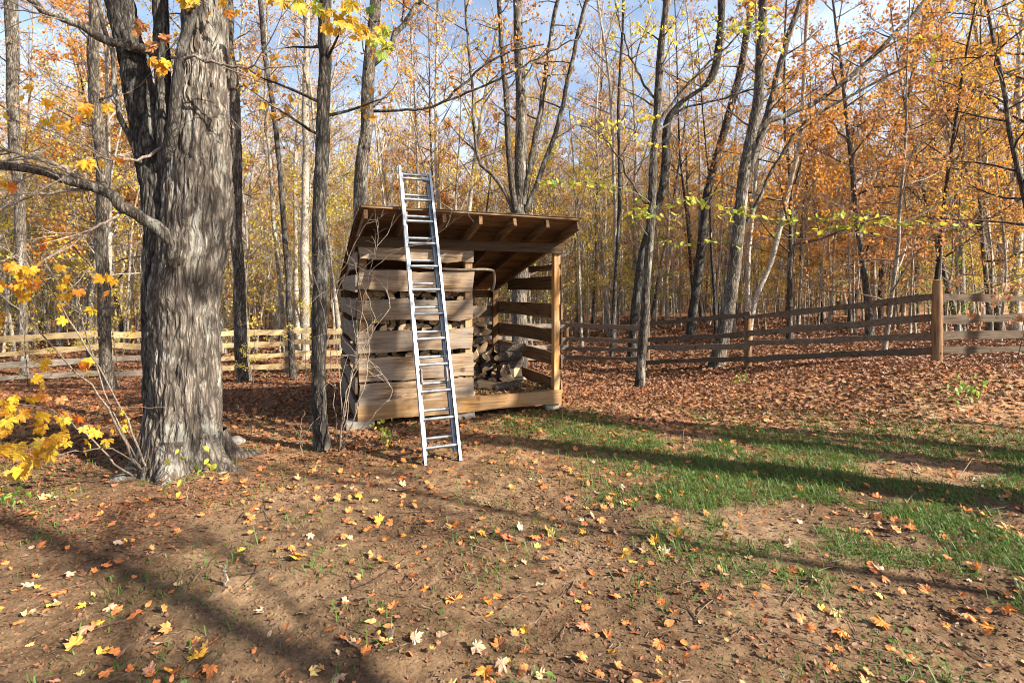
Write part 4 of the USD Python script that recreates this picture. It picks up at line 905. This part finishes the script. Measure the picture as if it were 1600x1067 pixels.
# ------------------------------------------------------------------ fallen leaves
rng = np.random.default_rng(91)
def cover(x, y):
    """How thickly leaves lie: sparse on the yard, deep under the trees."""
    n = meshkit.fbm(np.stack([x * .55, y * .55, 0 * x], -1), 3, 31)
    yard = smoothstep(4.9, 7.6, y + 2.4 * (n - .5) + .22 * np.minimum(x, 0) * -1 * .6)
    yard = np.maximum(yard, .75 * smoothstep(-.9, -2.6, x + 1.6 * (n - .5)) * smoothstep(3.2, 4.4, y))
    return np.clip(.16 + .84 * yard + .12 * smoothstep(.5, 2, x), 0, 1) * np.clip(5.0 * (n - .36), .12 + .6 * smoothstep(5, 8, y), 1.5)
def scatter(n, y0, y1, spread):
    y = np.sqrt(rng.uniform(y0 ** 2, y1 ** 2, n)); x = rng.uniform(-1, 1, n) * spread * y
    return x, y
def in_shed(x, y):
    dx, dy = x + 2.0, y - 6.76
    lx, ly = ca * dx + sa * dy, -sa * dx + ca * dy
    return (lx > 0) & (lx < SW) & (ly > .1) & (ly < SD)
def relief(x, y):
    p = np.stack([x, y, 0 * x], -1); nr = smoothstep(14, 9, np.hypot(x, y))
    return ground_h(x, y) + nr * (0.030 * (meshkit.fbm(p * 5.0, 3, 11) - 0.5) + 0.014 * (meshkit.noise(p * 13.0, 12) - 0.5) + 0.009 * (meshkit.noise(p * 27.0, 13) - 0.5))
bits = []
for (n, y0, y1, T, s0, s1, tilt) in [(85000, 2.1, 6.2, T_STAR + T_OVAL, .007, .034, .30), (46000, 5.4, 11.5, T_STAR, .035, .062, .48), (60000, 11, 19, T_QUAD, .07, .13, .45), (60000, 18, 34, T_QUAD, .10, .19, .45)]:
    x, y = scatter(n, y0, y1, 1.12)
    keep = (rng.uniform(0, 1, n) < cover(x, y)) & ~in_shed(x, y)
    x, y = x[keep], y[keep]
    bits.append(leaves(rng, np.column_stack([x, y, relief(x, y) + rng.uniform(.002, .03, len(x)) * np.clip((y - 3) / 5, .12, 1)]), rng.uniform(s0, s1, len(x)), T, tilt))
put(ground, 'leaf_litter', merge(bits), M['litter'], kind='stuff')
x, y = scatter(8600, 2.1, 12, 1.1)
keep = ~in_shed(x, y) & (rng.uniform(0, 1, len(x)) < .5 + .5 * smoothstep(6, 9, y)); x, y = x[keep], y[keep]
put(ground, 'bright_leaves', leaves(rng, np.column_stack([x, y, relief(x, y) + rng.uniform(.008, .035, len(x))]), rng.uniform(.022, .055, len(x)), T_MAPLE + T_OVAL[:1], .38), M['litter_bright'], kind='stuff')
centres = [scatter(1, 2.3, 5.4, .95) for _ in range(46)]
def torn(tv, rng):
    """The same leaf curled, cupped or with a lobe torn short."""
    v = np.array(tv)
    v[:, 0] *= rng.uniform(.7, 1.1); v[:, :2] *= (1 + rng.normal(0, .07, (len(v), 1)))
    k = rng.integers(1, len(v), 3); v[k, :2] *= rng.uniform(.55, .9)
    v[:, 2] += rng.uniform(-.1, .55) * v[:, 0] ** 2 + rng.uniform(-.1, .5) * np.maximum(v[:, 1], 0) ** 2 + rng.normal(0, .05, len(v))
    return v
for k in range(295):                   # the leaves near enough to be picked out one by one
    if rng.uniform() < .6:
        c_ = centres[rng.integers(46)]; x, y = c_[0] + rng.normal(0, .13, 1), c_[1] + rng.normal(0, .13, 1)
    else:
        x, y = scatter(1, 2.2, 5.2, 1.0)
    if k < 40: x, y = scatter(1, 2.2, 3.2, 1.0)
    R = rots(rng, 1, .30)[0]; tv, tf = (T_MAPLE[rng.integers(3)] if rng.uniform() < .85 else T_OVAL[rng.integers(2)])
    v = torn(tv, rng) @ R.T * rng.uniform(.030, .070)
    z = float(relief(x, y)[0]) - v[:, 2].min() * .85 + .002
    put(ground, 'fallen_leaf', (v + np.array([x[0], y[0], z]), tf), M['fallen'])
# crumbs, chips and bits of stalk on the bare soil
x, y = scatter(95000, 2.1, 8.0, 1.1)
a = leaves(rng, np.column_stack([x, y, relief(x, y) + rng.uniform(-.002, .003, len(x))]), rng.gamma(2, .004, len(x)) + .004, T_QUAD, .22)
tw = []
for _ in range(1700):
    xx, yy = scatter(1, 2.1, 7.5, 1.1)
    p = np.array([xx[0], yy[0], float(relief(xx, yy)[0]) + .006]); d = rng.normal(0, 1, 3); d[2] = rng.normal(0, .12)
    t = wander(rng, p, d, rng.gamma(2, .05) + .02, 4, .15)
    t[:, 2] = np.maximum(t[:, 2], relief(t[:, 0], t[:, 1]) + .003)
    tw.append(tube(t, rng.uniform(.0015, .0035), 4, False))
put(ground, 'crumbs', merge([a] + tw), M['debris'], kind='stuff')
oct_v = np.array([[1, 0, 0], [-1, 0, 0], [0, 1, 0], [0, -1, 0], [0, 0, .8], [0, 0, -.8]], float)
oct_f = np.array([[0, 2, 4], [2, 1, 4], [1, 3, 4], [3, 0, 4], [2, 0, 5], [1, 2, 5], [3, 1, 5], [0, 3, 5]])
x, y = scatter(52000, 2.1, 7.5, 1.1)
kk = meshkit.fbm(np.stack([x * 1.3, y * 1.3, 0 * x], -1), 3, 55) + rng.normal(0, .08, len(x)) > .48; x, y = x[kk], y[kk]
put(ground, 'clods', leaves(rng, np.column_stack([x, y, relief(x, y)]), rng.gamma(1.6, .0034, len(x)) + .003, [(oct_v * rng.uniform(.6, 1.2, (6, 1)), oct_f) for _ in range(5)], .9), M['soil'], kind='stuff')

# ------------------------------------------------------------------ grass
rng = np.random.default_rng(101)
def grassy(x, y):
    n = meshkit.fbm(np.stack([x * .9 + 5, y * 1.1, 0 * x], -1), 4, 77)
    n2 = meshkit.fbm(np.stack([x * 2.6 + 5, y * 2.9, 0 * x + 2], -1), 3, 78)
    edge = .9 + .80 * np.maximum(0, 3.9 - y) - .9 * smoothstep(5.5, 7, y)
    s = smoothstep(-.5, .9, x - edge + 1.6 * (n - .5)) * smoothstep(9.0, 6.2, y + .3 * x + 2 * (n - .5))
    d = s * smoothstep(.42, .60, .55 * n + .45 * n2 + .05) 
    return np.maximum(d, .09 * smoothstep(.48, .62, n2) * smoothstep(9, 7, y))
n = 300000
x, y = scatter(n, 2.2, 8.8, 1.12)
keep = (rng.uniform(0, 1, n) < grassy(x, y)) & ~in_shed(x, y)
x, y = x[keep], y[keep]; n = len(x)
az, h, lean = rng.uniform(0, 6.28, n), rng.gamma(3, .014, n) + .012, rng.uniform(.4, 1.7, n)
dirv = np.stack([np.cos(az), np.sin(az), 0 * az], -1); sidev = np.stack([-np.sin(az), np.cos(az), 0 * az], -1)
b0 = np.column_stack([x, y, relief(x, y) - .004]); wd = rng.uniform(.0018, .0036, n)[:, None]
mid = b0 + dirv * (h * lean * .35)[:, None] + np.array([0, 0, 1]) * (h * .65)[:, None]
tip = b0 + dirv * (h * lean)[:, None] + np.array([0, 0, 1]) * (h * np.maximum(.12, 1.05 - .5 * lean))[:, None]
V = np.stack([b0 - sidev * wd, b0 + sidev * wd, mid + sidev * wd * .8, mid - sidev * wd * .8, tip], 1).reshape(-1, 3)
o5 = (np.arange(n) * 5)[:, None, None]
Fg = (np.array([[0, 1, 2], [0, 2, 3], [3, 2, 4]])[None] + o5).reshape(-1, 3)
# broad weed leaves among it
xw, yw = scatter(26000, 2.2, 9.5, 1.12)
kw = (rng.uniform(0, 1, 26000) < .5 * grassy(xw, yw) + .02 * (xw > -1)); xw, yw = xw[kw], yw[kw]
weeds = leaves(rng, np.column_stack([xw, yw, relief(xw, yw) + rng.uniform(.004, .035, len(xw))]), rng.uniform(.012, .040, len(xw)), T_OVAL, .55)
tag(usdkit.mesh(stage, '/World/grass', merge([(V, Fg), weeds]), M['grass_blade']), 'patchy green grass and low weeds on the bare soil at right', 'grass', None, 'stuff')

# ------------------------------------------------------------------ undergrowth one can point at
def shrub(name, label, cat, base, stems, leafspec, mat_stem, rng, leafkind, leafmat_, face=0):
    """stems: lists of (px, py, depth); leafspec: (px, py, depth, count, spread px, size)."""
    t = thing(name, label, cat, base)
    for st, r0, r1 in stems:
        c = spline([P(*s_) - base for s_ in st], 16); c[1:-1] += rng.normal(0, .008, c[1:-1].shape)
        put(t, 'stem', tube(c, np.linspace(r0, r1, 16), 5), M[mat_stem], smooth=True)
    for (a, b, d, n_, sp_, size, *m_) in leafspec:
        for _ in range(n_):
            hung_leaf(t, P(a + rng.normal(0, sp_), b + rng.normal(0, sp_ * .62), d + rng.normal(0, .12)) - base, size * rng.uniform(.75, 1.2), leafkind, m_[0] if m_ else leafmat_, rng, face)
    return t
rng = np.random.default_rng(55)
b = hit(236, 745)
z = float(b[1])
shrub('maple_sapling', 'young maple with bright orange and yellow leaves at the left edge', 'sapling', b,
      [([(236, 742, z), (196, 655, z - .2), (157, 576, z - .5), (105, 500, z - .7), (64, 434, z - .9), (40, 395, z - 1.0)], .011, .004), ([(222, 744, z), (190, 680, z - .3), (161, 621, z - .5), (105, 572, z - .8), (37, 486, z - 1.1), (-10, 450, z - 1.2)], .012, .004),
       ([(214, 748, z), (170, 715, z - .3), (135, 680, z - .5), (80, 640, z - 1.0), (0, 625, z - 1.2)], .010, .003), ([(228, 744, z), (150, 700, z - .6), (100, 710, z - .9), (20, 725, z - 1.3)], .008, .003),
       ([(240, 742, z), (262, 690, z - .1), (275, 655, z - .2), (268, 640, z - .2), (200, 636, z - .3)], .005, .002), ([(240, 742, z), (235, 690, z - .3), (262, 640, z - .4), (280, 610, z - .5)], .005, .002), ([(225, 744, z), (160, 600, z - .3), (120, 470, z - .4), (95, 420, z - .4), (70, 390, z - .4)], .008, .003)],
      [(40, 445, z - 1.0, 26, 32, .072, 'single_orange'), (90, 470, z - .8, 12, 30, .066, 'single_orange'), (165, 438, z - .6, 3, 6, .065, 'single_orange'), (135, 570, z - .6, 3, 8, .075, 'single_orange'), (20, 630, z - 1.1, 14, 26, .075, 'single_orange'),
       (80, 668, z - 1.0, 13, 34, .080), (55, 640, z - .9, 8, 34, .07, 'single_brown'), (60, 660, z - 1.0, 8, 36, .072, 'single_orange'), (30, 700, z - 1.2, 12, 30, .088), (150, 690, z - .6, 9, 26, .066), (15, 740, z - 1.3, 8, 28, .084), (185, 665, z - .3, 6, 18, .055), (60, 590, z - 1.0, 5, 24, .07, 'single_orange')],
      'twig_pale', rng, T_MAPLE, 'single_yellow')
b = hit(293, 792); z = float(b[1])
shrub('leafy_sprig', 'small sprig with round pale lime leaves at the foot of the huge maple', 'plant', b, [([(293, 790, z), (290, 755, z), (286, 720, z), (283, 702, z)], .004, .002), ([(295, 790, z), (305, 760, z), (318, 735, z)], .004, .002)],
      [(283, 712, z, 5, 14, .05), (306, 728, z, 7, 16, .055), (290, 765, z, 7, 14, .05)], 'twig_pale', rng, T_OVAL, 'single_lime')
b = hit(600, 700); z = float(b[1])
shrub('leafy_sprig', 'small yellow-green plant growing before the shed left of the ladder foot', 'plant', b, [([(600, 700, z), (600, 680, z), (590, 655, z)], .004, .002), ([(602, 700, z), (612, 680, z), (615, 668, z)], .004, .002)],
      [(595, 665, z, 13, 9, .045), (608, 680, z, 14, 9, .045), (612, 694, z, 4, 6, .05, 'single_orange')], 'twig_pale', rng, T_OVAL, 'single_lime')
b = hit(1512, 632); z = float(b[1])
shrub('leafy_sprig', 'green leafy plant standing in the litter at the right below the fence', 'plant', b, [([(1512, 632, z), (1510, 612, z), (1500, 592, z)], .005, .002), ([(1515, 632, z), (1522, 608, z), (1530, 594, z)], .005, .002)],
      [(1503, 600, z, 14, 12, .06), (1524, 606, z, 14, 12, .06), (1512, 622, z, 8, 12, .06)], 'twig', rng, T_OVAL, 'single_green')
b = hit(20, 800); z = float(b[1])
shrub('leafy_sprig', 'bright green weed at the left edge under the orange sapling', 'plant', b, [([(20, 800, z), (22, 780, z), (26, 762, z)], .004, .002)], [(25, 772, z, 11, 14, .045), (8, 785, z, 8, 12, .045)], 'twig', rng, T_OVAL, 'single_green')
b = hit(1050, 648); z = float(b[1])
shrub('leafy_sprig', 'low pale green plant in the leaf litter right of the shed', 'plant', hit(1160, 600), [([(1160, 600, hit(1160, 600)[1]), (1160, 584, hit(1160, 600)[1])], .004, .002)], [(1158, 590, hit(1160, 600)[1], 10, 8, .06)], 'twig', rng, T_OVAL, 'single_green')
for (px, py, lb) in [(1362, 562, 'dry pale weed stalk standing before the rail fence'), (1290, 560, 'thin dry stalk leaning before the middle of the rail fence'), (395, 690, 'dry forked twig sticking up right of the huge maple foot'), (472, 712, 'dry curved twig left of the slim dark tree')]:
    b = hit(px, py); z = float(b[1])
    shrub('dry_stalk', lb, 'stalk', b, [([(px, py, z), (px - 3, py - 30, z), (px + 4, py - 70, z)], .006, .002), ([(px, py - 15, z), (px + 12, py - 45, z), (px + 30, py - 62, z)], .004, .0015), ([(px - 2, py - 28, z), (px - 18, py - 50, z), (px - 26, py - 58, z)], .004, .0015)], [], 'twig_pale', rng, T_OVAL, 'single_brown')
b = hit(348, 862 + 0); z = float(b[1])
shrub('dry_stalk', 'short cut stub of a stem poking up from the bare soil', 'stalk', hit(352, 915), [([(352, 915, hit(352, 915)[1]), (351, 898, hit(352, 915)[1]), (350, 882, hit(352, 915)[1])], .007, .006)], [], 'twig', rng, T_OVAL, 'single_brown')
# the bare pale bush that reaches across the shed's left corner
b = hit(530, 705); z = float(b[1])
bush = thing('bare_bush', 'bare bush of pale thin twigs in front of the left corner of the shed', 'bush', b)
parts = []
main = [[(530, 705), (535, 640), (528, 560), (520, 470), (545, 400), (585, 330)], [(532, 705), (545, 620), (560, 520), (575, 440), (590, 380), (583, 325)], [(528, 705), (520, 600), (505, 480), (470, 400), (420, 372)], [(530, 700), (560, 560), (610, 470), (565, 420), (520, 402), (440, 395)],
        [(532, 700), (575, 530), (560, 440), (600, 395), (660, 380), (700, 352), (740, 330)], [(531, 700), (548, 590), (585, 500), (560, 430), (540, 380), (552, 340)], [(531, 702), (590, 640), (612, 610), (560, 540), (548, 470)]]
for pth in main:
    c = spline([P(a, e, z - .25 * rng.uniform(.3, 1)) - b for a, e in pth], 26); c[0] = (0, 0, -.03)
    c[2:] += rng.normal(0, .010, c[2:].shape)
    put(bush, 'stem', tube(c, np.linspace(.0065, .002, 26), 5), M['twig_pale'], smooth=True)
    for _ in range(6):
        k = rng.integers(6, 25); d = c[k] - c[k - 1]; d = d / np.linalg.norm(d) + rng.normal(0, .75, 3)
        t = wander(rng, c[k], d, rng.uniform(.15, .55), 6, .2, 0)
        parts.append(tube(t, np.linspace(.0032, .0011, 6), 4, False))
        t2 = wander(rng, t[3], t[3] - t[2] + rng.normal(0, .06, 3), rng.uniform(.08, .25), 4, .2, 0)
        parts.append(tube(t2, np.linspace(.0022, .001, 4), 3, False))
put(bush, 'twigs', merge(parts), M['twig_pale'], kind='stuff')
# sprays of yellow-green leaves reaching across at the right, on the two nearest trees there
def spray(parent, base, pts, n_, size, mat, rng, kind=T_OVAL, dz=.4):
    c = spline([P(a, e, d) - base for a, e, d in pts], 24)
    put(parent, 'leafy_branch', tube(c, np.linspace(.010, .002, 24), 5), M['twig'], smooth=True)
    tws = []
    for _ in range(n_ // 3):
        k = rng.integers(6, 24); d = (c[k] - c[k - 1]); d /= np.linalg.norm(d)
        t = wander(rng, c[k], d + rng.normal(0, .7, 3) * np.array([1, 1, .35]), rng.uniform(.2, .55), 6, .12, -.01)
        tws.append(tube(t, np.linspace(.004, .0015, 6), 3, False))
        for p in t[rng.choice(np.arange(1, 6), 3, replace=False)]:
            tv, tf = kind[rng.integers(len(kind))]
            R = rots(rng, 1, .55)[0]
            put(parent, 'leaf', (np.asarray(tv) @ R.T * size * rng.uniform(.75, 1.2) + p + rng.normal(0, .02, 3), tf), M[mat])
    put(parent, 'sprig', merge(tws), M['twig'], kind='stuff')
rng = np.random.default_rng(61)
za = zA
spray(tA, bA, [(1018, 320, za), (1000, 305, za - .5), (960, 292, za - 1.0), (905, 288, za - 1.4), (850, 284, za - 1.7)], 66, .115, 'single_lime', rng)
spray(tA, bA, [(1016, 340, za), (1035, 322, za - .6), (1060, 312, za - 1.0), (1110, 322, za - 1.4), (1160, 335, za - 1.6)], 66, .115, 'single_lime', rng)
spray(tA, bA, [(1014, 370, za), (1000, 345, za - .8), (1010, 330, za - 1.6), (1050, 335, za - 2.2)], 45, .115, 'single_lime', rng)
spray(tA, bA, [(1012, 400, za), (1040, 385, za - .6), (1090, 380, za - 1.2), (1140, 372, za - 1.6)], 24, .105, 'single_lime', rng)
zb = zB
spray(tB, bB, [(1152, 380, zb), (1200, 372, zb - 1.0), (1270, 362, zb - 2.0), (1350, 352, zb - 2.6), (1420, 350, zb - 3.0), (1490, 356, zb - 3.2)], 84, .12, 'single_lime', rng)
spray(tB, bB, [(1156, 340, zb), (1220, 345, zb - 1.4), (1290, 340, zb - 2.4), (1360, 336, zb - 2.8), (1400, 345, zb - 3.0)], 66, .115, 'single_lime', rng)
spray(tB, bB, [(1175, 215, zb), (1240, 150, zb - 1.5), (1330, 80, zb - 2.4), (1400, 60, zb - 3.0), (1470, 90, zb - 3.4)], 24, .105, 'single_lime', rng)
spray(tA, bA, [(1030, 110, za), (1060, 80, za - .6), (1110, 50, za - 1.2), (1170, 40, za - 1.6), (1200, 70, za - 1.8)], 45, .105, 'single_lime', rng)
# maple leaves hanging at the top in front of the slim dark tree, and dry brown ones by the corner post
zs = slim_z - .8
tws = []
c = spline([P(509, -60, slim_z) - slim_b, P(535, -20, zs) - slim_b, P(570, 20, zs) - slim_b, P(605, 62, zs) - slim_b], 14)
put(slim, 'leafy_branch', tube(c, np.linspace(.009, .003, 14), 5), M['twig'], smooth=True)
for (a, e, n_, sp_, mat) in [(535, 20, 10, 20, 'single_yellow'), (560, 50, 10, 20, 'single_yellow'), (585, 62, 8, 14, 'single_lime'), (520, 8, 7, 20, 'single_lime'), (600, 78, 3, 8, 'single_lime'), (470, 4, 6, 16, 'single_yellow')]:
    for _ in range(n_):
        hung_leaf(slim, P(a + rng.normal(0, sp_), e + rng.normal(0, sp_ * .6), zs + rng.normal(0, .15)) - slim_b, rng.uniform(.07, .12), T_MAPLE, mat, rng, 0)
pb = hit(1590, 560)
zc = 8.6
stm = shrub('oak_sapling', 'drooping sprig of dry curled brown leaves by the tall corner post', 'sapling', hit(1588, 566), [([(1588, 566, hit(1588, 566)[1]), (1600, 500, 9.0), (1590, 450, zc), (1540, 452, zc), (1500, 470, zc), (1470, 490, zc)], .009, .003), ([(1600, 500, 9.0), (1560, 490, zc), (1530, 480, zc)], .005, .002), ([(1600, 480, 9), (1610, 430, zc), (1560, 440, zc)], .005, .002)],
      [(1495, 445, zc, 5, 8, .08), (1515, 492, zc, 6, 9, .08), (1575, 450, zc, 8, 14, .08), (1588, 500, zc, 8, 10, .08), (1545, 470, zc, 5, 12, .075)], 'twig_pale', rng, T_MAPLE, 'single_brown')
# stones at the foot of the huge maple
for (px, py, r, lb) in [(368, 694, .085, 'pale rounded stone at the right foot of the huge maple'), (345, 706, .10, 'dark mossy stone tucked against the foot of the huge maple')]:
    b = hit(px, py); m = trimesh.creation.icosphere(3, 1.0); v = np.array(m.vertices)
    v = v * (1 + .35 * (meshkit.fbm(v * 1.6 + px, 3, 2) - .5)[:, None]) * np.array([r * 1.3, r, r * .75])
    o = usdkit.mesh(stage, numbered('/World', 'stone'), (v, np.array(m.faces)), M['stone'], True)
    o.AddTranslateOp().Set(tuple(map(float, b + np.array([0, 0, r * .35])))); tag(o, lb, 'stone')
